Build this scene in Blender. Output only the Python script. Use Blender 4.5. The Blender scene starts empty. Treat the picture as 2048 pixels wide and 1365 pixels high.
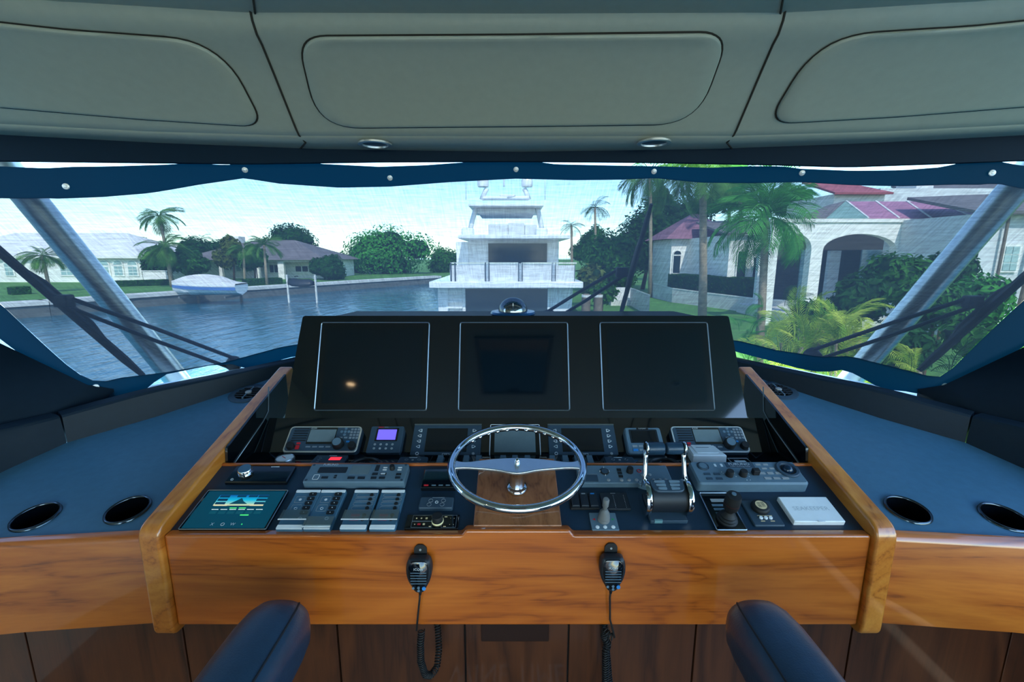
import bpy, bmesh, math, random
from mathutils import Vector, Matrix
random.seed(7)
scene = bpy.context.scene
R = math.radians
# ------------------------------------------------------------------ camera
CAM = Vector((-0.015, 0.0, 1.74)); PITCH = R(10.7); FPX = 910.0
cd_ = bpy.data.cameras.new('camera'); cam = bpy.data.objects.new('camera', cd_)
scene.collection.objects.link(cam); scene.camera = cam
cd_.sensor_width = 36.0; cd_.lens = FPX / 2048 * 36.0; cd_.clip_start = 0.02; cd_.clip_end = 2000
cam.location = CAM; cam.rotation_euler = (math.pi / 2 - PITCH, 0, 0)
# ------------------------------------------------------------------ sky, sun, exposure
SUN_DIR = Vector((0.15, -0.80, 0.80)).normalized()
world = bpy.data.worlds.new('sky'); scene.world = world; world.use_nodes = True
wn = world.node_tree.nodes; wl = world.node_tree.links
sky = wn.new('ShaderNodeTexSky'); sky.sky_type = 'NISHITA'; sky.sun_disc = False
sky.sun_elevation = math.asin(SUN_DIR.z); sky.sun_rotation = math.atan2(SUN_DIR.x, SUN_DIR.y)
sky.air_density = 1.0; sky.dust_density = 0.3; sky.ozone_density = 1.6; sky.altitude = 0
bgn = wn['Background']; bgn.inputs['Strength'].default_value = 0.60
tint = wn.new('ShaderNodeMix'); tint.data_type = 'RGBA'; tint.blend_type = 'MULTIPLY'; tint.inputs[0].default_value = 1.0
tint.inputs[7].default_value = (0.84, 1.0, 1.06, 1)
wl.new(sky.outputs['Color'], tint.inputs[6]); wl.new(tint.outputs[2], bgn.inputs['Color'])
sd = bpy.data.lights.new('sun', 'SUN'); sun = bpy.data.objects.new('sun', sd); scene.collection.objects.link(sun)
sd.energy = 8.0; sd.angle = R(0.6); sd.color = (1.0, 0.95, 0.87)
sun.rotation_euler = SUN_DIR.to_track_quat('Z', 'Y').to_euler()
vs = scene.view_settings
vs.view_transform = 'Standard'; vs.look = 'None'; vs.gamma = 1.0; vs.use_curve_mapping = False; vs.exposure = 0.5
scene.cycles.max_bounces = 10; scene.cycles.transparent_max_bounces = 24; scene.cycles.diffuse_bounces = 5
scene.cycles.caustics_reflective = False; scene.cycles.caustics_refractive = False
scene.cycles.sample_clamp_indirect = 6.0
# ------------------------------------------------------------------ helpers
COL = scene.collection
def lin(r, g, b):
    f = lambda c: (c / 12.92) if c <= 0.04045 else ((c + 0.055) / 1.055) ** 2.4
    return (f(r / 255.0), f(g / 255.0), f(b / 255.0), 1.0)
def ray(px, py):
    u = (px - 1024.0) / FPX; v = (py - 682.5) / FPX
    s, c = math.sin(PITCH), math.cos(PITCH)
    return Vector((u, c - v * s, -(s + v * c)))
def project(p):
    q = Vector(p) - CAM; s, c = math.sin(PITCH), math.cos(PITCH)
    dep = q.y * c - q.z * s
    return (1024 + FPX * q.x / dep, 682.5 - FPX * (q.y * s + q.z * c) / dep)
def on_z(px, py, z):
    d = ray(px, py); return CAM + d * ((z - CAM.z) / d.z)
def on_y(px, py, y):
    d = ray(px, py); return CAM + d * ((y - CAM.y) / d.y)
class Frame:
    """a panel plane: origin + local axes (x right, y up the slope, z out of the face)"""
    def __init__(self, origin, deg=None, m3=None):
        self.M = Matrix.Translation(Vector(origin)) @ (Matrix.Rotation(R(deg), 4, 'X') if m3 is None else m3.to_4x4())
        self.I = self.M.inverted()
    def loc(self, px, py, h=0.0):
        o = self.I @ CAM; d = self.I.to_3x3() @ ray(px, py)
        t = (h - o.z) / d.z
        return o + d * t
    def at(self, x, y, z=0.0, rot=0.0):
        return self.M @ Matrix.Translation((x, y, z)) @ Matrix.Rotation(R(rot), 4, 'Z')
class MB:
    def __init__(self): self.v = []; self.f = []
    def add(self, vs_, fs_, M=None):
        o = len(self.v)
        self.v += [tuple(M @ Vector(p)) if M else tuple(p) for p in vs_]
        self.f += [tuple(i + o for i in f) for f in fs_]
        return self
    def box(self, x0, x1, y0, y1, z0, z1, M=None):
        return self.add([(x0,y0,z0),(x1,y0,z0),(x1,y1,z0),(x0,y1,z0),(x0,y0,z1),(x1,y0,z1),(x1,y1,z1),(x0,y1,z1)],
            [(0,3,2,1),(4,5,6,7),(0,1,5,4),(1,2,6,5),(2,3,7,6),(3,0,4,7)], M)
    def prism(self, pts, z0, z1, M=None, cham=0.0, cx=None):
        """outline (ccw, xy) extruded z0..z1, top edge chamfered by cham"""
        n = len(pts)
        rings = [[(p[0], p[1], z0) for p in pts]]
        if cham > 0:
            ins = inset(pts, cham)
            rings.append([(p[0], p[1], z1 - cham) for p in pts]); rings.append([(p[0], p[1], z1) for p in ins])
        else: rings.append([(p[0], p[1], z1) for p in pts])
        vs_ = [p for r in rings for p in r]; fs_ = [tuple(range(n - 1, -1, -1)), tuple(range((len(rings) - 1) * n, len(rings) * n))]
        for k in range(len(rings) - 1):
            for i in range(n):
                j = (i + 1) % n
                fs_.append((k*n+i, k*n+j, (k+1)*n+j, (k+1)*n+i))
        return self.add(vs_, fs_, M)
    def lathe(self, prof, n=24, M=None, cap=True):
        """profile [(r,z)...] about z"""
        vs_ = []; fs_ = []
        for r, z in prof:
            for i in range(n):
                a = 2 * math.pi * i / n; vs_.append((r * math.cos(a), r * math.sin(a), z))
        m = len(prof)
        for k in range(m - 1):
            for i in range(n):
                j = (i + 1) % n; fs_.append((k*n+i, k*n+j, (k+1)*n+j, (k+1)*n+i))
        if cap:
            fs_.append(tuple(range(n - 1, -1, -1))); fs_.append(tuple(range((m-1)*n, m*n)))
        return self.add(vs_, fs_, M)
    def tube(self, pts, r, n=8, closed=False, M=None):
        pts = [Vector(p) for p in pts]; m = len(pts)
        rr = r if isinstance(r, (list, tuple)) else [r] * m
        vs_ = []; fs_ = []; up = None
        for k in range(m):
            a = pts[(k - 1) % m] if (closed or k > 0) else pts[k]
            b = pts[(k + 1) % m] if (closed or k < m - 1) else pts[k]
            t = (b - a).normalized()
            if up is None:
                up = Vector((0, 0, 1)) if abs(t.z) < 0.9 else Vector((1, 0, 0))
            e1 = (up - t * up.dot(t)).normalized(); e2 = t.cross(e1); up = e1
            for i in range(n):
                g = 2 * math.pi * i / n
                vs_.append(pts[k] + (e1 * math.cos(g) + e2 * math.sin(g)) * rr[k])
        for k in range(m if closed else m - 1):
            for i in range(n):
                j = (i + 1) % n; k2 = (k + 1) % m
                fs_.append((k*n+i, k*n+j, k2*n+j, k2*n+i))
        if not closed:
            fs_.append(tuple(range(n - 1, -1, -1))); fs_.append(tuple(range((m-1)*n, m*n)))
        return self.add(vs_, fs_, M)
    def grid(self, rows, closed_u=False):
        """rows of points -> quads"""
        n = len(rows[0]); vs_ = [p for r in rows for p in r]; fs_ = []
        for k in range(len(rows) - 1):
            for i in range(n if closed_u else n - 1):
                j = (i + 1) % n; fs_.append((k*n+i, k*n+j, (k+1)*n+j, (k+1)*n+i))
        return self.add(vs_, fs_)
    def mesh(self, name, mat, smooth=False):
        me = bpy.data.meshes.new(name); me.from_pydata([tuple(p) for p in self.v], [], self.f)
        me.update()
        if smooth:
            me.polygons.foreach_set('use_smooth', [True] * len(me.polygons))
            if smooth is not True: me.set_sharp_from_angle(angle=R(smooth))
        if mat: me.materials.append(mat)
        return me
    def build(self, name, mat, parent=None, smooth=False, bevel=0.0, seg=2, solid=0.0, sub=0, M=None, kind=None, label=None):
        o = bpy.data.objects.new(name, self.mesh(name, mat, smooth)); COL.objects.link(o)
        if parent: o.parent = parent
        if M is not None: o.matrix_local = M
        if solid:
            md = o.modifiers.new('solid', 'SOLIDIFY'); md.thickness = solid; md.offset = 0
        if bevel:
            md = o.modifiers.new('bevel', 'BEVEL'); md.width = bevel; md.segments = seg; md.limit_method = 'ANGLE'; md.angle_limit = R(35)
            if not smooth: o.data.polygons.foreach_set('use_smooth', [True] * len(o.data.polygons)); md.harden_normals = True
        if sub:
            md = o.modifiers.new('sub', 'SUBSURF'); md.levels = sub; md.render_levels = sub
        if kind: o['kind'] = kind
        if label: o['label'] = label
        return o
def inset(pts, d):
    n = len(pts); out = []
    for i in range(n):
        p0 = Vector(pts[i-1][:2]); p1 = Vector(pts[i][:2]); p2 = Vector(pts[(i+1) % n][:2])
        a = (p1 - p0); b = (p2 - p1)
        if a.length < 1e-9 or b.length < 1e-9: out.append((p1.x, p1.y)); continue
        a.normalize(); b.normalize()
        na = Vector((-a.y, a.x)); nb = Vector((-b.y, b.x)); m = na + nb
        k = d / max(0.25, 0.5 * m.dot(m)) if m.length > 1e-6 else d
        q = p1 + m * k * 0.5 * 1.0 if m.length > 1e-6 else p1
        q = p1 + m * (d / max(0.3, 1 + na.dot(nb)))
        out.append((q.x, q.y))
    return out
def rpoly(corners, radii, n=6):
    """rounded polygon, corners ccw"""
    out = []; m = len(corners)
    if not isinstance(radii, (list, tuple)): radii = [radii] * m
    for i in range(m):
        p = Vector(corners[i][:2]); a = (Vector(corners[i-1][:2]) - p); b = (Vector(corners[(i+1) % m][:2]) - p)
        r = min(radii[i], a.length * 0.49, b.length * 0.49) if radii[i] > 0 else 0
        if r <= 0: out.append((p.x, p.y)); continue
        pa = p + a.normalized() * r; pb = p + b.normalized() * r
        for k in range(n + 1):
            t = k / n; q = pa * (1-t)**2 + p * (2*t*(1-t)) + pb * t*t
            out.append((q.x, q.y))
    return out
def rrect(x0, x1, y0, y1, r, n=4): return rpoly([(x0,y0),(x1,y0),(x1,y1),(x0,y1)], r, n)
def circ(r, n=20, cx=0, cy=0, sx=1.0, sy=1.0): return [(cx + r*sx*math.cos(2*math.pi*i/n), cy + r*sy*math.sin(2*math.pi*i/n)) for i in range(n)]
def T(x=0, y=0, z=0): return Matrix.Translation((x, y, z))
def RX(a): return Matrix.Rotation(R(a), 4, 'X')
def RY(a): return Matrix.Rotation(R(a), 4, 'Y')
def RZ(a): return Matrix.Rotation(R(a), 4, 'Z')
def tag(o, label=None, cat=None, group=None, kind=None):
    if label: o['label'] = label
    if cat: o['category'] = cat
    if group: o['group'] = group
    if kind: o['kind'] = kind
    return o
def thing(name, label, cat, M=None, group=None, kind=None):
    o = bpy.data.objects.new(name, None); COL.objects.link(o); o.empty_display_size = 0.02
    if M is not None: o.matrix_world = M if isinstance(M, Matrix) else T(*M)
    return tag(o, label, cat, group, kind)
def copy_tree(o, parent=None):
    c = o.copy(); COL.objects.link(c); c.parent = parent
    for ch in list(o.children): copy_tree(ch, c)
    return c
def share(name, me, parent, M=None, kind=None):
    o = bpy.data.objects.new(name, me); COL.objects.link(o); o.parent = parent
    if M is not None: o.matrix_local = M
    if kind: o['kind'] = kind
    return o
def lettering(txt, size, mat, parent, M, depth=0.0, name='lettering', sx=1.0):
    cu = bpy.data.curves.new('txt', 'FONT'); cu.body = txt; cu.size = size; cu.align_x = 'CENTER'; cu.align_y = 'CENTER'
    cu.extrude = depth; cu.resolution_u = 2
    to = bpy.data.objects.new('txt', cu)
    me = bpy.data.meshes.new_from_object(to); bpy.data.objects.remove(to); bpy.data.curves.remove(cu)
    me.name = name; me.materials.clear(); me.materials.append(mat)
    o = bpy.data.objects.new(name, me); COL.objects.link(o); o.parent = parent
    o.matrix_local = M @ Matrix.Diagonal((sx, 1, 1, 1)); return o
# ------------------------------------------------------------------ materials
def newmat(name):
    m = bpy.data.materials.new(name); m.use_nodes = True
    nt = m.node_tree; return m, nt, nt.nodes['Principled BSDF']
def node(nt, t, **kw):
    n = nt.nodes.new(t)
    for k, v in kw.items(): setattr(n, k, v)
    return n
def coords(nt, scale=(1,1,1), kind='Object', rot=(0,0,0)):
    tc = node(nt, 'ShaderNodeTexCoord'); mp = node(nt, 'ShaderNodeMapping')
    mp.inputs['Scale'].default_value = scale; mp.inputs['Rotation'].default_value = rot
    nt.links.new(tc.outputs[kind], mp.inputs['Vector']); return mp
def ramp(nt, fac, stops):
    r = node(nt, 'ShaderNodeValToRGB'); e = r.color_ramp.elements
    e[0].position, e[0].color = stops[0]; e[1].position, e[1].color = stops[-1]
    for p, c in stops[1:-1]:
        x = e.new(p); x.color = c
    nt.links.new(fac, r.inputs['Fac']); return r
def mat(name, c, rough=0.5, metal=0.0, var=0.12, scale=40.0, bump=0.0, bscale=400.0, coat=0.0, spec=None, emit=None, es=0.0, kind='Object', sheen=0.0):
    m, nt, b = newmat(name)
    mp = coords(nt, kind=kind); nz = node(nt, 'ShaderNodeTexNoise'); nz.inputs['Scale'].default_value = scale; nz.inputs['Detail'].default_value = 4
    nt.links.new(mp.outputs[0], nz.inputs['Vector'])
    lo = tuple(x * (1 - var) for x in c[:3]) + (1,); hi = tuple(min(1, x * (1 + var)) for x in c[:3]) + (1,)
    rp = ramp(nt, nz.outputs['Fac'], [(0.3, lo), (0.7, hi)])
    nt.links.new(rp.outputs['Color'], b.inputs['Base Color'])
    b.inputs['Roughness'].default_value = rough; b.inputs['Metallic'].default_value = metal
    if coat: b.inputs['Coat Weight'].default_value = coat; b.inputs['Coat Roughness'].default_value = 0.03
    if spec is not None: b.inputs['Specular IOR Level'].default_value = spec
    if emit: b.inputs['Emission Color'].default_value = emit; b.inputs['Emission Strength'].default_value = es
    if sheen: b.inputs['Sheen Weight'].default_value = sheen
    if bump:
        n2 = node(nt, 'ShaderNodeTexNoise'); n2.inputs['Scale'].default_value = bscale; n2.inputs['Detail'].default_value = 3
        nt.links.new(mp.outputs[0], n2.inputs['Vector'])
        bp = node(nt, 'ShaderNodeBump'); bp.inputs['Strength'].default_value = bump; bp.inputs['Distance'].default_value = 0.002
        nt.links.new(n2.outputs['Fac'], bp.inputs['Height']); nt.links.new(bp.outputs['Normal'], b.inputs['Normal'])
    return m
def wood(name, axis, dark, light, deep, coat=1.0, rough=0.35, fine=1.0, crough=0.04, cior=1.5):
    """varnished wood, grain along one local axis"""
    m, nt, b = newmat(name)
    sc = [7.0 * fine] * 3; sc[axis] = 0.9 * fine
    mp = coords(nt, tuple(sc)); n1 = node(nt, 'ShaderNodeTexNoise'); n1.inputs['Scale'].default_value = 1.0; n1.inputs['Detail'].default_value = 4; n1.inputs['Distortion'].default_value = 0.8
    nt.links.new(mp.outputs[0], n1.inputs['Vector'])
    mm = node(nt, 'ShaderNodeMath', operation='MULTIPLY'); mm.inputs[1].default_value = 9.0
    nt.links.new(n1.outputs['Fac'], mm.inputs[0])
    fr = node(nt, 'ShaderNodeMath', operation='PINGPONG'); fr.inputs[1].default_value = 1.0; nt.links.new(mm.outputs[0], fr.inputs[0])
    sc2 = [160.0] * 3; sc2[axis] = 5.0
    mp2 = coords(nt, tuple(sc2)); n2 = node(nt, 'ShaderNodeTexNoise'); n2.inputs['Scale'].default_value = 1.0; n2.inputs['Detail'].default_value = 3
    nt.links.new(mp2.outputs[0], n2.inputs['Vector'])
    mix = node(nt, 'ShaderNodeMath', operation='MULTIPLY_ADD'); mix.inputs[1].default_value = 0.55
    nt.links.new(fr.outputs[0], mix.inputs[0])
    m3 = node(nt, 'ShaderNodeMath', operation='MULTIPLY'); m3.inputs[1].default_value = 0.5; nt.links.new(n2.outputs['Fac'], m3.inputs[0])
    nt.links.new(m3.outputs[0], mix.inputs[2])
    rp = ramp(nt, mix.outputs[0], [(0.12, deep), (0.35, dark), (0.8, light)])
    nt.links.new(rp.outputs['Color'], b.inputs['Base Color'])
    b.inputs['Roughness'].default_value = rough; b.inputs['Coat Weight'].default_value = coat; b.inputs['Coat Roughness'].default_value = crough; b.inputs['Coat IOR'].default_value = cior
    return m
MT = {}
MT['wood_x'] = wood('varnished_teak_across', 0, lin(178,88,20), lin(200,106,32), lin(122,50,10))
MT['wood_y'] = wood('varnished_teak_along', 1, lin(196,112,34), lin(216,136,52), lin(146,72,18))
MT['wood_side'] = wood('varnished_teak_wing', 0, lin(174,88,20), lin(196,108,32), lin(112,48,10))
MT['wood_dark'] = wood('dark_walnut_plank', 2, lin(66,34,18), lin(86,46,24), lin(40,20,10), coat=0.8, crough=0.05)
MT['wood_pedestal'] = wood('varnished_walnut_block', 1, lin(140,84,48), lin(160,100,62), lin(104,56,28), fine=2.0)
MT['vinyl'] = mat('black_vinyl', lin(64,106,132), 0.38, var=0.08, bump=0.10, bscale=500, spec=0.5)
MT['vinyl_bolster'] = mat('dark_padded_vinyl', lin(16,32,44), 0.55, var=0.08, bump=0.12, bscale=500, spec=0.25)
MT['panel'] = mat('satin_black_panel', lin(22,46,66), 0.36, var=0.05)
MT['gloss'] = mat('gloss_black_acrylic', lin(6,12,18), 0.06, var=0.05, coat=0.5)
MT['glass_dark'] = mat('dark_screen_glass', lin(6,16,24), 0.05, var=0.05)
MT['bezel'] = mat('screen_bezel', lin(12,16,20), 0.12, var=0.05)
MT['silver'] = mat('silver_edge', lin(150,160,168), 0.3, 0.9, var=0.05)
MT['chrome'] = mat('polished_stainless', lin(222,226,230), 0.05, 1.0, var=0.02)
MT['brushed'] = mat('brushed_aluminium', lin(216,214,208), 0.30, 1.0, var=0.06)
MT['plastic'] = mat('black_plastic', lin(24,32,40), 0.45, var=0.08)
MT['plastic_dk'] = mat('matte_black_rubber', lin(14,16,18), 0.6, var=0.08)
MT['plastic_gr'] = mat('slate_grey_plastic', lin(90,114,130), 0.5, var=0.06)
MT['plastic_mid'] = mat('charcoal_plastic', lin(48,68,84), 0.5, var=0.06)
MT['grey_light'] = mat('light_grey_plastic', lin(150,154,156), 0.5, var=0.05)
MT['grey_rubber'] = mat('grey_rubber_boot', lin(112,114,114), 0.7, var=0.06)
MT['white_pl'] = mat('white_plastic', lin(238,240,240), 0.4, var=0.03)
MT['print'] = mat('white_print', lin(206,212,216), 0.6, var=0.02)
MT['print_dim'] = mat('grey_print', lin(120,130,138), 0.6, var=0.02)
MT['red'] = mat('red_key', lin(196,34,44), 0.45, var=0.05)
MT['blue_key'] = mat('blue_key', lin(40,130,200), 0.45, var=0.05)
MT['orange'] = mat('amber_key', lin(206,130,60), 0.45, var=0.05)
MT['green'] = mat('green_key', lin(30,150,90), 0.45, var=0.05)
MT['gold'] = mat('gilt_print', lin(222,196,150), 0.4, 0.0, var=0.03)
MT['lcd'] = mat('grey_lcd', lin(104,120,126), 0.15, var=0.05)
MT['lcd_blue'] = mat('lit_violet_lcd', lin(90,80,200), 0.3, var=0.03, emit=lin(112,96,255), es=0.75)
MT['led_red'] = mat('red_led_display', lin(200,30,40), 0.3, var=0.03, emit=lin(255,60,80), es=0.7)
MT['led_green'] = mat('green_led', lin(30,170,90), 0.3, var=0.03, emit=lin(60,220,120), es=0.5)
MT['leather'] = mat('navy_leather', lin(28,56,78), 0.34, var=0.10, bump=0.22, bscale=260, spec=0.6)
MT['stitch'] = mat('dark_thread', lin(20,26,34), 0.7)
MT['headliner'] = mat('cream_headliner_vinyl', lin(178,184,172), 0.40, var=0.03, bump=0.12, bscale=700, spec=0.6)
MT['liner_gap'] = mat('shadow_gap_welt', lin(50,46,38), 0.8)
MT['floor'] = mat('teak_deck', lin(104,92,78), 0.5, var=0.06)
MT['gel'] = mat('white_gelcoat', lin(232,234,234), 0.25, var=0.02, coat=0.3)
MT['border'] = mat('black_shade_border', lin(10,22,36), 0.6, var=0.08, bump=0.1, bscale=900)
MT['header'] = mat('navy_window_header', lin(4,30,50), 0.6, var=0.05, spec=0.12)
MT['rubber'] = mat('wiper_rubber', lin(12,14,18), 0.55, var=0.1)
MT['steel_lt'] = mat('lamp_ring', lin(206,206,204), 0.3, 0.6, var=0.03)
MT['clear'] = None
def clearmat(name, tint, fac, rough=0.03):
    m, nt, b = newmat(name); nt.nodes.remove(b); out = nt.nodes['Material Output']
    tr = node(nt, 'ShaderNodeBsdfTransparent'); tr.inputs['Color'].default_value = tint
    gl = node(nt, 'ShaderNodeBsdfGlossy'); gl.inputs['Roughness'].default_value = rough; gl.inputs['Color'].default_value = (0.9,0.95,1,1)
    mx = node(nt, 'ShaderNodeMixShader'); mx.inputs['Fac'].default_value = fac
    nt.links.new(tr.outputs[0], mx.inputs[1]); nt.links.new(gl.outputs[0], mx.inputs[2]); nt.links.new(mx.outputs[0], out.inputs['Surface'])
    return m
MT['clear'] = clearmat('clear_acrylic', (0.84,0.92,0.95,1), 0.26, 0.12)
MT['pane'] = clearmat('windscreen_glass', (0.93,0.97,0.97,1), 0.03)
MT['tint_hatch'] = clearmat('tinted_hatch_acrylic', (0.02,0.05,0.08,1), 0.06)
def meshmat():
    """woven black shade mesh: open weave (see-through) with threads, streaked by the weave"""
    m, nt, b = newmat('woven_shade_mesh'); nt.nodes.remove(b); out = nt.nodes['Material Output']
    tc = node(nt, 'ShaderNodeTexCoord'); sp = node(nt, 'ShaderNodeSeparateXYZ'); nt.links.new(tc.outputs['Object'], sp.inputs[0])
    zz = node(nt, 'ShaderNodeMath', operation='ADD'); zz.inputs[1].default_value = 0.9; nt.links.new(sp.outputs['Z'], zz.inputs[0])
    dv = node(nt, 'ShaderNodeMath', operation='DIVIDE'); nt.links.new(sp.outputs['X'], dv.inputs[0]); nt.links.new(zz.outputs[0], dv.inputs[1])
    cb = node(nt, 'ShaderNodeCombineXYZ'); nt.links.new(dv.outputs[0], cb.inputs[0]); nt.links.new(zz.outputs[0], cb.inputs[2])
    mp = node(nt, 'ShaderNodeMapping'); mp.inputs['Scale'].default_value = (420, 1, 16); nt.links.new(cb.outputs[0], mp.inputs['Vector']); n1 = node(nt, 'ShaderNodeTexNoise'); n1.inputs['Scale'].default_value = 1; n1.inputs['Detail'].default_value = 2
    nt.links.new(mp.outputs[0], n1.inputs['Vector'])
    mp2 = coords(nt, (14, 14, 170), rot=(0, 0, 0)); n2 = node(nt, 'ShaderNodeTexNoise'); n2.inputs['Scale'].default_value = 1; n2.inputs['Detail'].default_value = 2
    nt.links.new(mp2.outputs[0], n2.inputs['Vector'])
    ad = node(nt, 'ShaderNodeMath', operation='ADD'); nt.links.new(n1.outputs['Fac'], ad.inputs[0]); nt.links.new(n2.outputs['Fac'], ad.inputs[1])
    rp = ramp(nt, ad.outputs[0], [(0.30, (0.140, 0.155, 0.172, 1)), (0.70, (0.265, 0.286, 0.304, 1))])
    mr = node(nt, 'ShaderNodeMath', operation='MULTIPLY'); mr.inputs[1].default_value = 0.5
    nt.links.new(ad.outputs[0], mr.inputs[0]); nt.links.new(mr.outputs[0], rp.inputs['Fac'])
    tr = node(nt, 'ShaderNodeBsdfTransparent'); nt.links.new(rp.outputs['Color'], tr.inputs['Color'])
    df = node(nt, 'ShaderNodeBsdfDiffuse'); df.inputs['Color'].default_value = (0.010, 0.012, 0.016, 1)
    tl = node(nt, 'ShaderNodeBsdfTranslucent'); tl.inputs['Color'].default_value = (0.022, 0.026, 0.036, 1)
    a1 = node(nt, 'ShaderNodeAddShader'); nt.links.new(df.outputs[0], a1.inputs[0]); nt.links.new(tl.outputs[0], a1.inputs[1])
    a2 = node(nt, 'ShaderNodeAddShader'); nt.links.new(tr.outputs[0], a2.inputs[0]); nt.links.new(a1.outputs[0], a2.inputs[1])
    nt.links.new(a2.outputs[0], out.inputs['Surface'])
    return m
MT['shade'] = meshmat()
def bordermat():
    """tight black-blue shade border cloth, faintly backlit"""
    m, nt, b = newmat('navy_shade_border'); out = nt.nodes['Material Output']
    b.inputs['Base Color'].default_value = lin(6,34,54); b.inputs['Roughness'].default_value = 0.7; b.inputs['Specular IOR Level'].default_value = 0.15
    tl = node(nt, 'ShaderNodeBsdfTranslucent'); tl.inputs['Color'].default_value = lin(0,72,98)
    mx = node(nt, 'ShaderNodeMixShader'); mx.inputs['Fac'].default_value = 0.28
    nt.links.new(b.outputs[0], mx.inputs[1]); nt.links.new(tl.outputs[0], mx.inputs[2]); nt.links.new(mx.outputs[0], out.inputs['Surface']); return m
MT['border'] = bordermat()
# ------------------------------------------------------------------ surface helpers
def interp(tab, x):
    if x <= tab[0][0]: return tab[0][1:] if len(tab[0]) > 2 else tab[0][1]
    for a, b in zip(tab, tab[1:]):
        if x <= b[0]:
            k = (x - a[0]) / (b[0] - a[0])
            r = tuple(p + (q - p) * k for p, q in zip(a[1:], b[1:]))
            return r if len(r) > 1 else r[0]
    return tab[-1][1:] if len(tab[-1]) > 2 else tab[-1][1]
def solve(fn, px, py, a, b):
    for _ in range(25):
        x0, y0 = project(fn(a, b)); ex, ey = px - x0, py - y0
        if abs(ex) + abs(ey) < 0.01: break
        h = 1e-4
        xa, ya = project(fn(a + h, b)); xb, yb = project(fn(a, b + h))
        j11, j12, j21, j22 = (xa-x0)/h, (xb-x0)/h, (ya-y0)/h, (yb-y0)/h
        det = j11*j22 - j12*j21
        a += max(-0.4, min(0.4, (ex*j22 - ey*j12) / det)); b += max(-0.4, min(0.4, (ey*j11 - ex*j21) / det))
    return a, b
def cut(o, cutters):
    """boolean away temporary meshes and keep the result as plain mesh"""
    objs = []
    for mb in cutters:
        c = bpy.data.objects.new('tmp', mb.mesh('tmp', None)); COL.objects.link(c); objs.append(c)
        if o.parent: c.parent = o.parent
        md = o.modifiers.new('cut', 'BOOLEAN'); md.object = c; md.operation = 'DIFFERENCE'; md.solver = 'EXACT'
    dg = bpy.context.evaluated_depsgraph_get(); dg.update()
    me = bpy.data.meshes.new_from_object(o.evaluated_get(dg))
    o.modifiers.clear(); o.data = me
    for c in objs: bpy.data.objects.remove(c)
# ------------------------------------------------------------------ room shell
tag(MB().box(-2.05, 2.05, -3.6, 1.75, -0.08, 0.0).build('floor', MT['floor']), 'pale deck floor of the flybridge', kind='structure')
HX, HY0, HY1 = 0.30, -0.60, 0.36
ce = MB()
for b in ((-2.2, -HX, -3.6, 1.35), (HX, 2.2, -3.6, 1.35), (-HX, HX, -3.6, HY0), (-HX, HX, HY1, 1.35)): ce.box(*b, 2.36, 2.46)
ceil = tag(ce.build('ceiling', MT['headliner']), 'cream vinyl headliner of the hardtop', kind='structure')
MB().box(-2.2, 2.2, -3.6, 2.1, 2.461, 2.52).build('roof_shell', MT['gel'], ceil)
for s in (-1, 1):
    MB().tube([(s*0.69, 1.335, 2.359), (s*0.60, 1.15, 2.3585), (s*0.45, 0.7, 2.3585)], 0.003, 6).build('seam_welt', MT['liner_gap'], ceil)
# ceiling hatch (mirrored in the middle screen)
ht = thing('ceiling_hatch', 'dark tinted roof hatch with framed edge mirrored in the middle screen', 'hatch', (0, -0.12, 2.36))
fr = MB(); w, d = HX, 0.48
for b in ((-w, -w+0.03, -d, d), (w-0.03, w, -d, d), (-w+0.03, w-0.03, -d, -d+0.03), (-w+0.03, w-0.03, d-0.03, d)): fr.box(*b, -0.012, 0.01)
fr.build('frame', MT['plastic_mid'], ht, bevel=0.003)
MB().box(-w+0.03, w-0.03, -d+0.03, d-0.03, 0.0, 0.006).build('pane', MT['glass_dark'], ht)
MB().box(-0.05, 0.05, -d+0.04, -d+0.06, -0.03, 0.0).build('handle', MT['plastic'], ht, bevel=0.004)
# recessed downlights in the hardtop behind the camera
def downlight(x, y, z, label, lit, r=0.045):
    t = thing('downlight', label, 'light', (x, y, z), 'recessed downlights')
    MB().lathe([(r, 0.0), (r, -0.006), (r*0.78, -0.007), (r*0.74, 0.006)], 28, cap=False).build('ring', MT['steel_lt'], t, smooth=40)
    m = mat('lit_lamp_lens', lin(255,226,180), 0.4, emit=lin(255,214,160), es=14.0) if lit else MT['plastic_mid']
    MB().lathe([(r*0.76, -0.001), (r*0.4, -0.003), (0.0005, -0.0035)], 24, cap=False).build('lens', m, t, smooth=True)
    if lit:
        ld = bpy.data.lights.new('lamp', 'SPOT'); lo = bpy.data.objects.new('lamp_light', ld); COL.objects.link(lo); lo.parent = t
        lo.location = (0, 0, -0.012); ld.energy = 14; ld.spot_size = R(130); ld.spot_blend = 0.8; ld.color = (1.0, 0.80, 0.55); ld.shadow_soft_size = 0.03
    return t
downlight(-1.46, -0.40, 2.359, 'lit warm recessed ceiling downlight mirrored in the left screen', True)
downlight(1.46, -0.40, 2.359, 'unlit recessed ceiling downlight behind the helm on the right', False)
# side coamings of the flybridge, unseen; left walled up, right lowered to shape light
tag(MB().box(-2.05, -1.97, -3.6, 0.95, 0.0, 2.36).box(-2.05, -1.97, 0.95, 1.40, 0.0, 1.12).build('wall_left', MT['headliner']), 'left side of the flybridge, walled up out of view to shut off light', kind='structure')
tag(MB().box(1.97, 2.05, -3.6, 1.40, 0.0, 0.80).build('wall_right', MT['vinyl_bolster']), 'right side coaming of the flybridge, lowered out of view to let light in', kind='structure')
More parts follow.
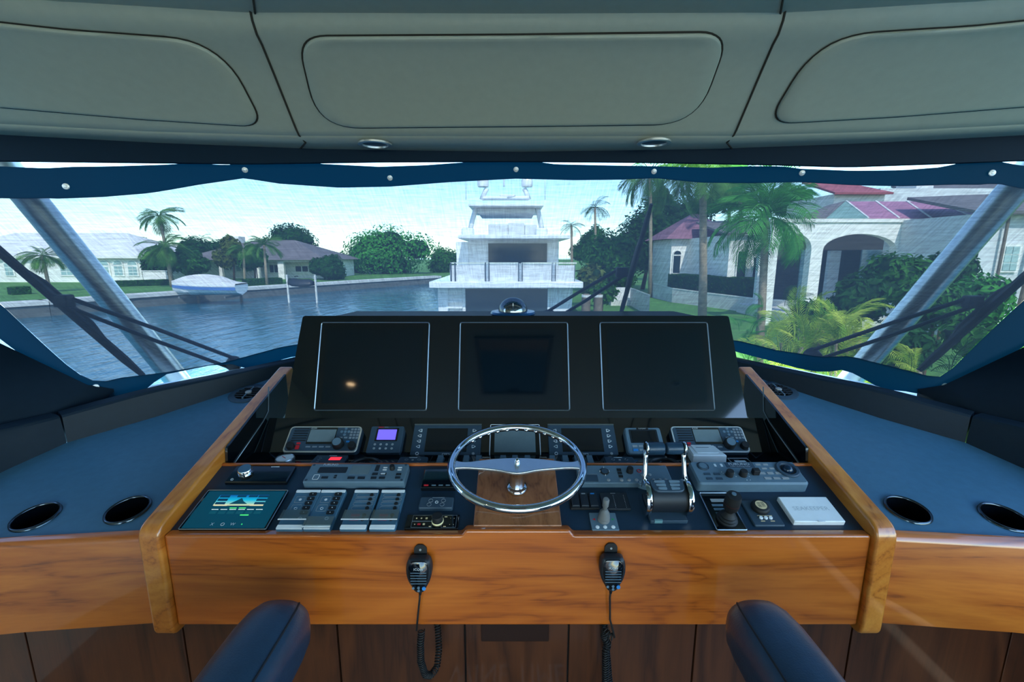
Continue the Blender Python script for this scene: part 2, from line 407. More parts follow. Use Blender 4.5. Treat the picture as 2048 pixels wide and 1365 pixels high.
# ------------------------------------------------------------------ valance over the windscreen
NEAR = [(0.0, 1.66), (0.735, 1.655), (0.76, 1.652), (1.2, 1.600), (1.6, 1.510), (2.2, 1.325)]
FACE_DY, FACE_DZ = -0.335, 0.222
def near_y(x): return interp(NEAR, abs(x))
def val(x, t, out=0.0):
    """valance face: x along, t 0 at the bottom edge .. 1 at the ceiling; out = offset off the face"""
    ax = abs(x); sg = 1 if x >= 0 else -1
    ang = 0.0 if ax < 0.75 else math.atan2(near_y(ax - 0.05) - near_y(ax + 0.05), 0.10)
    n = Vector((-sg * math.sin(ang) * 0.555, -math.cos(ang) * 0.555, -0.832)).normalized()
    k = 1.0 - 0.06 * t
    p = Vector((x * k, near_y(x) + FACE_DY * t * math.cos(ang), 2.14 + FACE_DZ * t))
    return p + n * out
VPROF = [(-0.01, -0.002), (0.02, 0.006), (0.08, 0.008), (0.3, 0.008), (0.6, 0.008), (0.80, 0.010), (0.88, 0.016), (0.96, 0.010), (1.0, 0.0), (1.06, 0.004)]
def vb(t): return interp(VPROF, t)
def val_strip(x0, x1, n):
    prof = [(1.06, 0.004), (1.0, 0.0), (0.96, 0.010), (0.88, 0.016), (0.80, 0.010), (0.6, 0.008), (0.3, 0.008), (0.08, 0.008), (0.02, 0.006), (-0.01, -0.002)]
    xs = [x0 + (x1 - x0) * i / n for i in range(n + 1)]
    return [[val(x, t, o) for x in xs] for t, o in prof]
def val_pad(cpx, radii, x0, t0, name, parent, far=None):
    cs = []
    for q in cpx: cs.append(solve(lambda a, b: val(a, b, 0.01), q[0], q[1], x0, t0) if len(q) == 2 else q[:2])
    # to a locally metric plane: t scaled by face length
    L = 0.40; pts = rpoly([(a, b * L) for a, b in cs], radii, 9)
    if sum(p[0]*q[1]-q[0]*p[1] for p, q in zip(pts, pts[1:]+pts[:1])) < 0: pts = pts[::-1]
    def dens(pp):
        out = []
        for a, b in zip(pp, pp[1:] + pp[:1]):
            m = max(1, int(math.hypot(b[0]-a[0], b[1]-a[1]) / 0.06))
            out += [(a[0] + (b[0]-a[0])*k/m, a[1] + (b[1]-a[1])*k/m) for k in range(m)]
        return out
    pts = dens(pts); cx = sum(p[0] for p in pts) / len(pts); cy = sum(p[1] for p in pts) / len(pts)
    groove = [[val(p[0], p[1]/L, vb(p[1]/L) + 0.0018) for p in pts], [val(p[0], p[1]/L, vb(p[1]/L) + 0.0018) for p in inset(pts, 0.0085)]]
    g = MB(); g.grid(groove, True).build('welt_groove', MT['liner_gap'], parent, smooth=True)
    rings = []
    for ins, h in ((0.0055, 0.001), (0.0065, 0.0065), (0.012, 0.0095)):
        rings.append([val(p[0], p[1]/L, vb(p[1]/L) + h) for p in inset(pts, ins)])
    b = inset(pts, 0.010)
    for k in (0.93, 0.85, 0.75, 0.5, 0.25, 0.001):
        rings.append([val(cx + (p[0]-cx)*k, (cy + (p[1]-cy)*k)/L, vb((cy + (p[1]-cy)*k)/L) + 0.0095) for p in b])
    m = MB(); m.grid(rings, True); m.build(name, MT['headliner'], parent, smooth=60)
HEAD = [(0.0, 1.85), (0.74, 1.80), (1.25, 1.71), (1.68, 1.600), (2.2, 1.46)]
def head_y(x): return interp(HEAD, abs(x))
def valance(nm, x0, x1, n, label):
    t = thing(nm, label, None, (0, 0, 0), kind='structure')
    m = MB(); m.grid(val_strip(x0, x1, n)).build('face', MT['headliner'], t, smooth=50)
    xs = [x0 + (x1 - x0) * i / n for i in range(n + 1)]
    m = MB(); rows = []
    for k in (0.0, 0.06, 0.5, 1.0):
        rows.append([(x, near_y(x) - 0.004 + (head_y(x) + 0.01 - near_y(x)) * k, 2.139 - 0.010 * math.sin(math.pi * min(1, k * 8) / 2)) for x in xs])
    m.grid(rows).build('underside', MT['headliner'], t, smooth=60)
    return t
v1 = valance('trim_1', -0.7375, 0.7375, 12, 'cream vinyl valance panel over the middle of the windscreen')
v2 = valance('trim_2', -2.15, -0.7375, 24, 'cream vinyl valance panel at upper left')
v3 = valance('trim_3', 0.7375, 2.15, 24, 'cream vinyl valance panel at upper right')
val_pad([(590, 66), (635, 258), (1395, 250), (1464, 58)], [0.09, 0.15, 0.15, 0.09], 0.0, 0.5, 'inset_pad', v1)
bl = solve(lambda a, b: val(a, b, 0.01), 0, 216, -1.4, 0.2); tl = solve(lambda a, b: val(a, b, 0.01), 0, 54, -1.4, 0.8)
val_pad([(440, 78), (-2.0, 0.90, 0), (-2.0, 0.22, 0), (532, 256)], [0.26, 0.08, 0.08, 0.08], -1.2, 0.5, 'inset_pad', v2)
val_pad([(1640, 66), (1530, 250), (2.0, 0.22, 0), (2.0, 0.90, 0)], [0.26, 0.09, 0.08, 0.08], 1.2, 0.5, 'inset_pad', v3)
for s, par in ((-1, v2), (1, v3)):
    m = MB(); m.tube([val(s*0.7375, 1.06, 0.006), val(s*0.7375, 1.0, 0.002), val(s*0.7375, 0.96, 0.011), val(s*0.7375, 0.88, 0.017), val(s*0.7375, 0.80, 0.011)] + [val(s*0.7375, k, 0.0095) for k in (0.6, 0.3, 0.08)] + [val(s*0.7375, 0.02, 0.0065), val(s*0.7375, -0.01, -0.001), Vector((s*0.74, 1.70, 2.1285)), Vector((s*0.80, 1.79, 2.1285))], 0.0032, 6)
    m.build('seam_welt', MT['liner_gap'], par, smooth=True)
for q, lb in (((750, 287), 'unlit recessed downlight at left under the middle valance'), ((1308, 284), 'unlit recessed downlight at right under the middle valance')):
    p = on_z(q[0], q[1], 2.128); downlight(p.x, p.y, 2.1285, lb, False, 0.058)
# dark header above the glass
HB = [(-300, 318), (0, 321), (490, 327), (760, 323), (1030, 322), (1300, 324), (1560, 329), (1700, 333), (1930, 325), (2048, 320), (2400, 318)]
hd = thing('trim_4', 'dark navy header band along the top of the windscreen', None, (0, 0, 0), kind='structure')
cols = []
for px, py in [(x, interp(HB, x)) for x in range(-160, 2220, 40)]:
    a, b = solve(lambda a, b: Vector((a, head_y(a), b)), px, py, (px - 1024) / 500.0, 2.08); cols.append((a, b))
m = MB(); m.grid([[(a, head_y(a), 2.16) for a, b in cols], [(a, head_y(a), b) for a, b in cols], [(a, head_y(a) + 0.02, b - 0.001) for a, b in cols], [(a, head_y(a) + 0.02, 2.16) for a, b in cols]])
m.build('header_band', MT['header'], hd, smooth=40)
# ------------------------------------------------------------------ windscreen, brow, shade
TOPC = [(0.0, 1.895, 2.16), (0.75, 1.84, 2.16), (1.68, 1.645, 2.15), (2.2, 1.505, 2.14)]
BOTC = [(0.0, 2.36, 1.30), (0.9, 2.30, 1.285), (1.1, 2.20, 1.27), (1.3, 2.08, 1.253), (1.5, 1.90, 1.237), (1.63, 1.73, 1.234), (1.85, 1.62, 1.44), (2.2, 1.47, 1.76)]
def shade(x, t, dy=0.0):
    a = interp(TOPC, abs(x)); b = interp(BOTC, abs(x))
    return Vector((x, b[0] + (a[0] - b[0]) * t + dy, b[1] + (a[1] - b[1]) * t))
def sh_at(px, py, dy=0.0):
    a, b = solve(lambda a, b: shade(a, b, dy), px, py, (px - 1024) / 520.0, 0.5); return a, b
XS = [-2.13 + 4.26 * i / 142 for i in range(143)]
def curve_t(cps):
    tab = sorted(sh_at(*c) for c in cps)
    return [interp(tab, x) for x in XS]
t_top = curve_t([(-120, 331), (0, 333), (150, 334), (230, 333), (330, 330), (390, 326.5), (400, 326.5), (430, 330), (470, 330), (490, 323), (590, 322), (640, 328), (760, 334), (850, 331), (960, 323), (1030, 319), (1060, 322), (1110, 329), (1200, 331), (1310, 333), (1420, 336), (1500, 333), (1560, 333), (1600, 338), (1700, 342), (1800, 341), (1880, 335), (1930, 324), (1990, 322), (2048, 333), (2180, 333)])
t_mt = curve_t([(-120, 398), (0, 397), (100, 397), (200, 395), (300, 387), (400, 370), (490, 357), (560, 368), (680, 376), (780, 374), (900, 365), (1030, 358), (1150, 361), (1240, 360), (1310, 357), (1400, 366), (1500, 367), (1600, 365), (1700, 371), (1800, 373), (1900, 370), (1990, 367), (2048, 379), (2180, 390)])
t_mb = curve_t([(-120, 520), (0, 605), (60, 662), (120, 717), (150, 742), (175, 757), (230, 757), (330, 745), (450, 725), (560, 695), (600, 688), (1024, 690), (1460, 680), (1480, 682), (1550, 700), (1640, 714), (1700, 712), (1790, 735), (1850, 750), (1880, 753), (1905, 735), (1960, 680), (2048, 598), (2180, 500)])
t_bt = curve_t([(-120, 590), (0, 676), (80, 737), (150, 788), (175, 798), (205, 800), (300, 781), (318, 752), (420, 731), (475, 728), (495, 740), (580, 715), (600, 712), (1024, 715), (1460, 700), (1480, 706), (1600, 738), (1645, 745), (1690, 739), (1735, 762), (1760, 778), (1800, 782), (1835, 785), (1870, 793), (1893, 802), (1925, 784), (2048, 690), (2180, 600)])
sh = thing('mesh_sunshade', 'black see-through mesh sunshade snapped across the whole windscreen', 'sunshade', (0, 0, 0))
def band(lo, hi, n, dy):
    rows = []
    for k in range(n + 1):
        rows.append([shade(x, a + (b - a) * k / n, dy) for x, a, b in zip(XS, lo, hi)])
    return rows
m = MB(); m.grid(band([a - 0.004 for a in t_mb], [b + 0.004 for b in t_mt], 8, 0.0)).build('mesh_panel', MT['shade'], sh, smooth=True)
m = MB(); m.grid(band(t_mt, t_top, 4, -0.004)).build('top_border', MT['border'], sh, smooth=True)
m = MB(); m.grid(band(t_bt, t_mb, 4, -0.004)).build('bottom_border', MT['border'], sh, smooth=True)
snap = MB(); snap.lathe([(0.0105, 0.0), (0.0105, 0.002), (0.0085, 0.0035), (0.006, 0.0035), (0.0055, 0.005), (0.003, 0.0062), (0.0003, 0.0065)], 16)
snap_me = snap.mesh('snap', mat('bright_nickel_snap', lin(236,240,244), 0.35, 0.3, var=0.02), 40)
for px, py in ((132, 373), (490, 340), (780, 356), (1032, 339), (1308, 343), (1604, 346), (1984, 346), (192, 774), (1890, 772)):
    a, b = sh_at(px, py, -0.008); p = shade(a, b, -0.008)
    du = shade(a + 0.02, b) - shade(a - 0.02, b); dv = shade(a, b + 0.02) - shade(a, b - 0.02)
    n = du.cross(dv).normalized()
    if n.y > 0: n = -n
    share('snap', snap_me, sh, T(*p) @ n.to_track_quat('Z', 'Y').to_matrix().to_4x4())
gl = thing('window_1', 'clear raked windscreen glass behind the mesh shade', None, (0, 0, 0), kind='structure')
GX = [-2.1 + 4.2 * i / 60 for i in range(61)]
m = MB(); m.grid([[shade(x, t, 0.07) for x in GX] for t in (-0.06, 0.3, 0.65, 1.0)]); m.build('pane', MT['pane'], gl, smooth=True)
# cowl below the glass: sill strip inside, white brow outside, unseen skirt added to stop light leaks
cw = thing('wall_front', 'white cowl and sill below the windscreen with unseen light-blocking skirt', None, (0, 0, 0), kind='structure')
m = MB(); rows = []
for dy, dz in ((0.03, -0.06), (0.10, -0.05), (0.16, -0.07), (0.20, -0.10), (0.21, -1.5)):
    rows.append([Vector((x, interp(BOTC, abs(x))[0] + dy, interp(BOTC, min(abs(x), 1.63))[1] + dz)) for x in [-1.72 + 3.44 * i / 60 for i in range(61)]])
m.grid(rows); m.build('brow', MT['gel'], cw, smooth=40)
m = MB(); m.grid([[Vector((x, interp(BOTC, abs(x))[0] + dy, interp(BOTC, min(abs(x), 1.63))[1] + dz)) for x in [-1.72 + 3.44 * i / 60 for i in range(61)]] for dy, dz in ((-0.11, -0.075), (-0.06, -0.06), (0.029, -0.058))])
m.build('sill', MT['vinyl_bolster'], cw, smooth=40)
# dark lined side panels beside the lower corners of the glass
for nm, s in (('wall_pillar_left', -1), ('wall_pillar_right', 1)):
    m = MB()
    top = [(1.615, 1.755, 1.215), (1.66, 1.70, 1.245), (1.85, 1.60, 1.425), (2.2, 1.45, 1.74)]
    bot = [(1.66, 1.80, 1.10), (1.74, 1.58, 1.08), (1.83, 1.22, 1.02), (1.88, 0.9, 0.98)]
    m.grid([[(s*a, b, c) for a, b, c in top], [(s*a, b, c) for a, b, c in bot]])
    tag(m.build(nm, MT['vinyl_bolster'], smooth=True, solid=0.02), 'dark lined side panel below the corner of the windscreen', kind='structure')
# polished pipe pillars of the hardtop, outside the glass
for (b, yb), (t_, yt), lb in ((((348, 752), 2.16), ((50, 385), 1.86), 'polished aluminium pipe pillar slanting outside the left windscreen corner'),
                             (((1722, 735), 2.16), ((2026, 380), 1.86), 'polished aluminium pipe pillar slanting outside the right windscreen corner')):
    p0, p1 = on_y(b[0], b[1], yb), on_y(t_[0], t_[1], yt); d = (p1 - p0).normalized(); L = (p1 - p0).length
    t = thing('pipe_pillar', lb, 'pillar', T(*(p0 - d * 0.25)) @ d.to_track_quat('Z', 'Y').to_matrix().to_4x4())
    MB().lathe([(0.052, 0.0), (0.052, L + 0.55)], 32).build('pipe', MT['brushed'], t, smooth=40)
    MB().lathe([(0.085, 0.0), (0.085, 0.02), (0.06, 0.03), (0.06, 0.05)], 32).build('foot_flange', MT['chrome'], t, smooth=40)
# windscreen wipers outside the glass
def wiper(b0, b1, a0, a1, label, dy=0.10, w=0.016):
    P = lambda q, e=0.0: shade(*sh_at(q[0], q[1], dy + e), dy + e)
    B0, B1, A0, A1 = P(b0), P(b1), P(a0, 0.02), P(a1, 0.02)
    t = thing('wiper', label, 'wiper', T(*A0))
    L = lambda q: q - A0
    N = 8; pts = [L(B0.lerp(B1, k / N)) for k in range(N + 1)]
    MB().tube(pts, [w*0.45] + [w*0.75]*(N-1) + [w*0.45], 8).build('blade', MT['rubber'], t)
    q0, q1 = B0.lerp(B1, 0.22), B0.lerp(B1, 0.78); off = Vector((0, 0.022, 0.014))
    MB().tube([L(q0), L(q0.lerp(q1, 0.25) + off), L(q0.lerp(q1, 0.75) + off), L(q1)], 0.008, 6).build('blade_frame', MT['rubber'], t)
    side = (A1 - A0).cross(Vector((0, 1, 0))).normalized() * 0.028
    for s in (-1, 1):
        MB().tube([L(A0 + side * s), L(A0.lerp(A1, 0.5) + side * s), L(A1 + side * s * 0.7)], 0.0085, 8).build('arm', MT['rubber'], t)
    cl = A1 - A0
    MB().box(-0.028, 0.028, -0.02, 0.02, -0.024, 0.024, T(*cl)).build('clamp', MT['plastic_dk'], t, bevel=0.006)
    MB().lathe([(0.035, -0.02), (0.035, 0.02), (0.02, 0.03)], 16, M=RX(-60)).build('pivot', MT['plastic_dk'], t, smooth=40)
wiper((-60, 452), (287, 752), (468, 728), (128, 602), 'black windscreen wiper parked across the left corner pane', w=0.022)
wiper((1303, 408), (1238, 640), (1098, 634), (1243, 545), 'black windscreen wiper standing upright right of the compass')
wiper((2110, 500), (1838, 742), (1625, 712), (1945, 604), 'black windscreen wiper parked across the right corner pane', w=0.022)
# ------------------------------------------------------------------ helm console
LOW = Frame((0, 1.12, 1.0), 17); SHELF = Frame((0, 0, 1.05), 0); INST = Frame((0, 1.518, 1.05), 37); DISP = Frame((0, 1.637, 1.134), 68)
WING = Frame((0, 1.12, 0.99), 12.5)
RIN, ROUT = 0.947, 1.005
hc = thing('helm_console', 'varnished wood and black helm console under the windscreen', 'console', (0, 0, 0))
XZ = RX(90)   # outline (x,z) extruded towards -y
out = rpoly([(-RIN, 0.725), (RIN, 0.725), (RIN, 1.003), (0.150, 1.003), (0.138, 1.018), (-0.138, 1.018), (-0.150, 1.003), (-RIN, 1.003)], [0, 0, 0, 0.006, 0.006, 0.006, 0.006, 0], 3)
MB().prism(out, -1.128, -1.098, XZ).build('fascia_board', MT['wood_x'], hc, bevel=0.007, seg=3)
MB().box(-RIN, RIN, 0.004, 0.262, -0.02, 0.0, LOW.M).build('lower_panel', MT['panel'], hc)
MB().box(-RIN, RIN, 0.252, 0.262, -0.004, 0.006, LOW.M).build('rear_trim_strip', MT['wood_x'], hc, bevel=0.002)
MB().box(-0.120, 0.120, 0.002, 0.264, 0.0, 0.022, LOW.M).build('wheel_block', MT['wood_pedestal'], hc, bevel=0.003)
MB().box(-0.93, 0.93, 1.372, 1.520, 1.035, 1.05).build('recess_shelf', MT['gloss'], hc)
shelf_o = hc.children[-1]
MB().box(-0.93, 0.93, 0.0, 0.143, -0.02, 0.0, INST.M).build('instrument_panel', MT['gloss'], hc)
# display housing: trapezoid face with rounded sides and a flat dash top behind
m = MB(); m.prism(rpoly([(-0.875, 0.0), (0.875, 0.0), (0.86, 0.2), (0.842, 0.399), (-0.842, 0.399), (-0.86, 0.2)], [0.0, 0.0, 0.3, 0.012, 0.012, 0.3], 4), -0.03, 0.0, DISP.M)
m.build('display_panel', MT['gloss'], hc)
MB().add([(-0.835, 1.800, 1.20), (0.835, 1.800, 1.20), (0.835, 1.815, 1.478), (-0.835, 1.815, 1.478), (-0.75, 2.15, 1.20), (0.75, 2.15, 1.20), (0.75, 2.15, 1.478), (-0.75, 2.15, 1.478)],
    [(0,1,2,3), (1,5,6,2), (5,4,7,6), (4,0,3,7), (3,2,6,7), (0,4,5,1)]).build('dash_top', MT['vinyl_bolster'], hc)
for s in (-1, 1):
    prof = rpoly([(1.885, 1.275), (1.885, 1.15), (1.30, 1.00), (1.165, 0.955), (1.165, 0.698), (1.082, 0.698), (1.082, 1.030), (1.150, 1.051)], [0, 0, 0, 0.03, 0.02, 0.035, 0.07, 0.06], 6)
    x0, x1 = (RIN, ROUT) if s > 0 else (-ROUT, -RIN)
    # outline given as (y,z): map prism (x,y,z)->(z, x, y)
    Myz = Matrix(((0, 0, 1, 0), (1, 0, 0, 0), (0, 1, 0, 0), (0, 0, 0, 1)))
    MB().prism(prof[::-1], x0, x1, Myz).build('side_rail', MT['wood_y'], hc, bevel=0.009, seg=3)
    MB().prism([(1.372, 1.035), (1.64, 1.05), (1.80, 1.12), (1.80, 1.262), (1.60, 1.20), (1.385, 1.125)], s*0.9415 - 0.004, s*0.9415 + 0.004, Myz).build('gloss_side_panel', MT['gloss'], hc)
    MB().tube([(s*0.936, 1.40, 1.058), (s*0.936, 1.60, 1.135), (s*0.936, 1.64, 1.16), (s*0.936, 1.66, 1.25)], 0.0022, 6).build('panel_edge_strip', MT['silver'], hc, smooth=True)
# dark plank front under the fascia
edges = [-2.0] + [on_y(px, 1248, 1.235).x for px in (53, 369, 676, 930, 1137, 1390, 1701, 2020)] + [2.0]
for a, b in zip(edges, edges[1:]):
    MB().box(a + 0.0025, b - 0.0025, 1.225, 1.243, 0.02, 0.74).build('plank', MT['wood_dark'], hc, bevel=0.002)
MB().box(-2.0, 2.0, 1.245, 1.26, 0.0, 0.76).build('backing_board', MT['plastic_dk'], hc)
MB().box(-RIN, RIN, 1.128, 1.24, 0.735, 0.745).build('underside_board', MT['wood_dark'], hc)
p = on_y(1030, 1260, 1.222); MB().box(p.x - 0.105, p.x + 0.105, 1.212, 1.226, p.z - 0.035, p.z + 0.06).build('access_cover', mat('smoked_cover', lin(46,28,22), 0.25, var=0.1), hc, bevel=0.003)
# ------------------------------------------------------------------ wings either side
k125 = math.tan(R(12.5))
def wz(y): return 0.99 + k125 * (y - 1.12)
BPATH = [(1.76, 1.00), (1.72, 1.20), (1.672, 1.38), (1.605, 1.53), (1.415, 1.69), (1.262, 1.845), (1.080, 2.045), (0.90, 2.20)]
BH = [0.15, 0.145, 0.14, 0.105, 0.11, 0.085, 0.055, 0.045]
CUPS = {}
wing_roots = {}
for s in (-1, 1):
    side = 'left' if s < 0 else 'right'
    wg = thing('side_console', 'black vinyl %s wing of the helm with varnished wood edge and padded bolster' % side, 'console', (0, 0, 0), 'helm wings')
    wing_roots[s] = wg
    outl = [(s*x, (y - 1.12) / math.cos(R(12.5))) for x, y in [(1.005, 1.122), (1.36, 1.092), (1.76, 1.035)] + BPATH[1:] + [(0.88, 2.22), (1.005, 1.9)]]
    if s < 0: outl = outl[::-1]
    top = MB().prism(outl, -0.02, 0.0, WING.M).build('top', MT['vinyl'], wg)
    # cup holder holes
    cutters = []
    for px, py in (((72, 1035), (256, 1021)) if s < 0 else ((1815, 1021), (2008, 1036))):
        q = WING.loc(px, py); CUPS.setdefault(s, []).append(q)
        cutters.append(MB().lathe([(0.0515, -0.1), (0.0515, 0.05)], 40, WING.at(q.x, q.y)))
    cut(top, cutters)
    # wood fascia
    f = [(1.008, 1.112), (1.36, 1.078), (1.80, 1.015)]
    m = MB(); rows = []
    prof = [(0.02, 0.715), (0.0, 0.722), (0.0, 0.975), (0.004, 0.986), (0.012, 0.993), (0.026, 0.995), (0.026, 0.715)]
    for dy, z in prof: rows.append([(s*x, y + dy, z) for x, y in f])
    rows.append(rows[0]); m.grid(rows); m.build('fascia_board', MT['wood_side'], wg, smooth=50)
    # padded bolster in sections
    def bsec(i0, i1, name):
        pts = [Vector((x, y, 0)) for x, y in BPATH]; m = MB(); rows = []
        ks = [i0 + (i1 - i0) * k / 10 for k in range(11)]
        prof = [(0.0, 0.0), (0.006, 0.45), (0.012, 0.90), (0.018, 0.97), (0.03, 1.0), (0.075, 1.0), (0.085, 0.9), (0.085, 0.0)]
        for ins, (u, h) in enumerate(prof):
            row = []
            for kk in ks:
                i = min(int(kk), len(pts) - 2); fr_ = kk - i; q = pts[i].lerp(pts[i+1], fr_)
                d = (pts[i+1] - pts[i]).normalized()
                if 0 < i and fr_ < 0.5: d = (d + (pts[i] - pts[i-1]).normalized()).normalized()
                n = Vector((d.y, -d.x, 0)); hh = BH[i] + (BH[i+1] - BH[i]) * fr_
                w2 = q + n * u
                row.append((s * w2.x, w2.y, wz(q.y) - 0.004 + hh * h))
            rows.append(row)
        m.grid(rows)
        n0 = len(ks); m.f.append(tuple(r * n0 for r in range(len(prof)))); m.f.append(tuple(r * n0 + n0 - 1 for r in range(len(prof))))
        m.build(name, MT['vinyl_bolster'], wg, smooth=28, bevel=0.0)
    bsec(0.0, 2.994, 'bolster_pad'); bsec(3.006, 7.0, 'bolster_pad')
    # cup holders
    for i, q in enumerate(CUPS[s]):
        pos = {(-1, 0): 'far left end of the left wing', (-1, 1): 'left wing beside the console rail', (1, 0): 'right wing beside the console rail', (1, 1): 'far right end of the right wing'}[(s, i)]
        c = thing('cup_holder', 'round black cup holder with polished rim at the ' + pos, 'cup holder', WING.at(q.x, q.y), 'cup holders in the wings')
        MB().lathe([(0.0495, 0.001), (0.0500, 0.005), (0.053, 0.007), (0.0555, 0.006), (0.0575, 0.0005)], 48, cap=False).build('rim', mat('dark_chrome_rim', lin(70,80,88), 0.15, 0.9, var=0.03), c, smooth=True)
        MB().lathe([(0.0495, 0.003), (0.046, -0.085), (0.0005, -0.086)], 40, cap=False).build('cup', MT['gloss'], c, smooth=40)
    # round air vent near the windscreen
    q = WING.loc(498, 788) if s < 0 else WING.loc(1556, 782)
    v = thing('air_vent', 'round black louvred air vent on the %s wing' % side, 'air vent', WING.at(q.x, q.y, 0.0005), 'round air vents')
    MB().lathe([(0.078, 0.0), (0.078, 0.003), (0.074, 0.005), (0.055, 0.006), (0.052, 0.003), (0.052, 0.0005)], 40, cap=False).build('flange', MT['plastic_mid'], v, smooth=40)
    MB().lathe([(0.053, 0.0008), (0.0005, 0.0008)], 32, cap=False).build('throat', MT['plastic_dk'], v)
    for k in range(5):
        yy = -0.036 + k * 0.018; hw = math.sqrt(0.051**2 - yy*yy)
        MB().box(-hw, hw, -0.0015, 0.0015, -0.004, 0.004, T(0, yy, 0.0055) @ RX(35)).build('slat', MT['plastic'], v)
    if s > 0:
        for xx in (-0.02, 0.02): MB().box(xx-0.002, xx+0.002, -0.045, 0.045, 0.004, 0.009).build('slat', MT['plastic'], v)
    MB().box(-0.0025, 0.0025, -0.050, 0.050, 0.004, 0.010).build('centre_bar', MT['plastic_gr'], v)
    MB().lathe([(0.013, 0.004), (0.013, 0.011), (0.010, 0.013), (0.0003, 0.0135)], 20).build('knob', MT['grey_light'], v, smooth=40)
# ------------------------------------------------------------------ instruments
def device(F, name, label, cat, L, Rr, top, bot, h, group=None, tilt=0.0):
    a = F.loc(L, bot, h); b = F.loc(Rr, bot, h); c = F.loc((L + Rr) / 2, top, h)
    w = b.x - a.x; d = c.y - a.y
    t = thing(name, label, cat, F.at((a.x + b.x) / 2, a.y + d / 2, 0.0004), group)
    t['_'] = 0; del t['_']
    return t, w, d
class Face:
    """add parts in fractions of a device face (u right, v up)"""
    def __init__(self, t, w, d, h): self.t, self.w, self.d, self.h = t, w, d, h
    def xy(self, u, v): return ((u - 0.5) * self.w, (v - 0.5) * self.d)
    def pad(self, name, u0, u1, v0, v1, mt, dz=0.001, r=0.001, parent=None, cham=0.0, kind=None, label=None, base=0.0):
        x0, y0 = self.xy(u0, v0); x1, y1 = self.xy(u1, v1)
        return MB().prism(rrect(x0, x1, y0, y1, r, 3), self.h + base, self.h + base + dz, cham=cham).build(name, mt, parent or self.t, smooth=30, kind=kind, label=label)
    def keys(self, name, rects, mt, dz=0.0015, r=0.0008, kind='stuff'):
        m = MB()
        for u0, u1, v0, v1 in rects:
            x0, y0 = self.xy(u0, v0); x1, y1 = self.xy(u1, v1)
            m.prism(rrect(x0, x1, y0, y1, r, 2), self.h, self.h + dz)
        return m.build(name, mt, self.t, smooth=30, kind=kind)
    def dots(self, name, pts, rad, mt, dz=0.0015, kind='stuff', n=12):
        m = MB()
        for u, v in pts:
            x, y = self.xy(u, v); m.lathe([(rad, 0), (rad, dz*0.7), (rad*0.8, dz), (0.0002, dz)], n, T(x, y, self.h))
        return m.build(name, mt, self.t, smooth=30, kind=kind)
    def ring(self, name, u, v, rad, mt, tr=0.0008):
        x, y = self.xy(u, v)
        return MB().tube([(x + rad*math.cos(2*math.pi*k/24), y + rad*math.sin(2*math.pi*k/24), self.h + tr*0.5) for k in range(24)], tr, 6, closed=True).build(name, mt, self.t, smooth=True)
    def frame(self, name, u0, u1, v0, v1, mt, tr=0.0007, r=0.003, kind=None):
        x0, y0 = self.xy(u0, v0); x1, y1 = self.xy(u1, v1)
        return MB().tube([(p[0], p[1], self.h + tr*0.4) for p in rrect(x0, x1, y0, y1, r, 3)], tr, 4, closed=True).build(name, mt, self.t, kind=kind)
    def knob(self, name, u, v, rad, hh, mt, parent=None, cap=None, ribs=0):
        x, y = self.xy(u, v)
        o = MB().lathe([(rad*1.02, 0), (rad, hh*0.15), (rad*0.95, hh*0.85), (rad*0.85, hh), (0.0003, hh)], 24, T(x, y, self.h)).build(name, mt, parent or self.t, smooth=40)
        if cap: MB().lathe([(rad*0.75, hh), (rad*0.75, hh+0.0008), (0.0003, hh+0.0008)], 20, T(x, y, self.h)).build('knob_cap', cap, o, smooth=40)
        return o
    def text(self, s, u, v, size, mt, sx=1.0, name='lettering', dz=0.0006):
        x, y = self.xy(u, v); return lettering(s, size, mt, self.t, T(x, y, self.h + dz), name=name, sx=sx)
def body(t, w, d, h, mt, r=0.006, cham=0.002, name='body'):
    return MB().prism(rrect(-w/2, w/2, -d/2, d/2, r, 4), 0.0, h, cham=cham).build(name, mt, t, smooth=35)
# --- three big displays
def monitor(L, Rr, label, k):
    t, w, d = device(DISP, 'monitor', label, 'monitor', L, Rr, 645, 822, 0.006, 'three blank helm monitors')
    body(t, w, d, 0.006, MT['bezel'], 0.008, 0.0)
    F = Face(t, w, d, 0.006)
    F.frame('edge_frame', 0.003, 0.997, 0.004, 0.996, MT['silver'], 0.0022, 0.008)
    F.pad('screen', 0.06, 0.94, 0.08, 0.92, MT['glass_dark'], 0.0006, 0.001)
monitor(628, 853, 'blank flush monitor on the left of the display panel', 0)
monitor(916, 1140, 'blank flush monitor in the middle of the display panel', 1)
monitor(1206, 1430, 'blank flush monitor on the right of the display panel', 2)
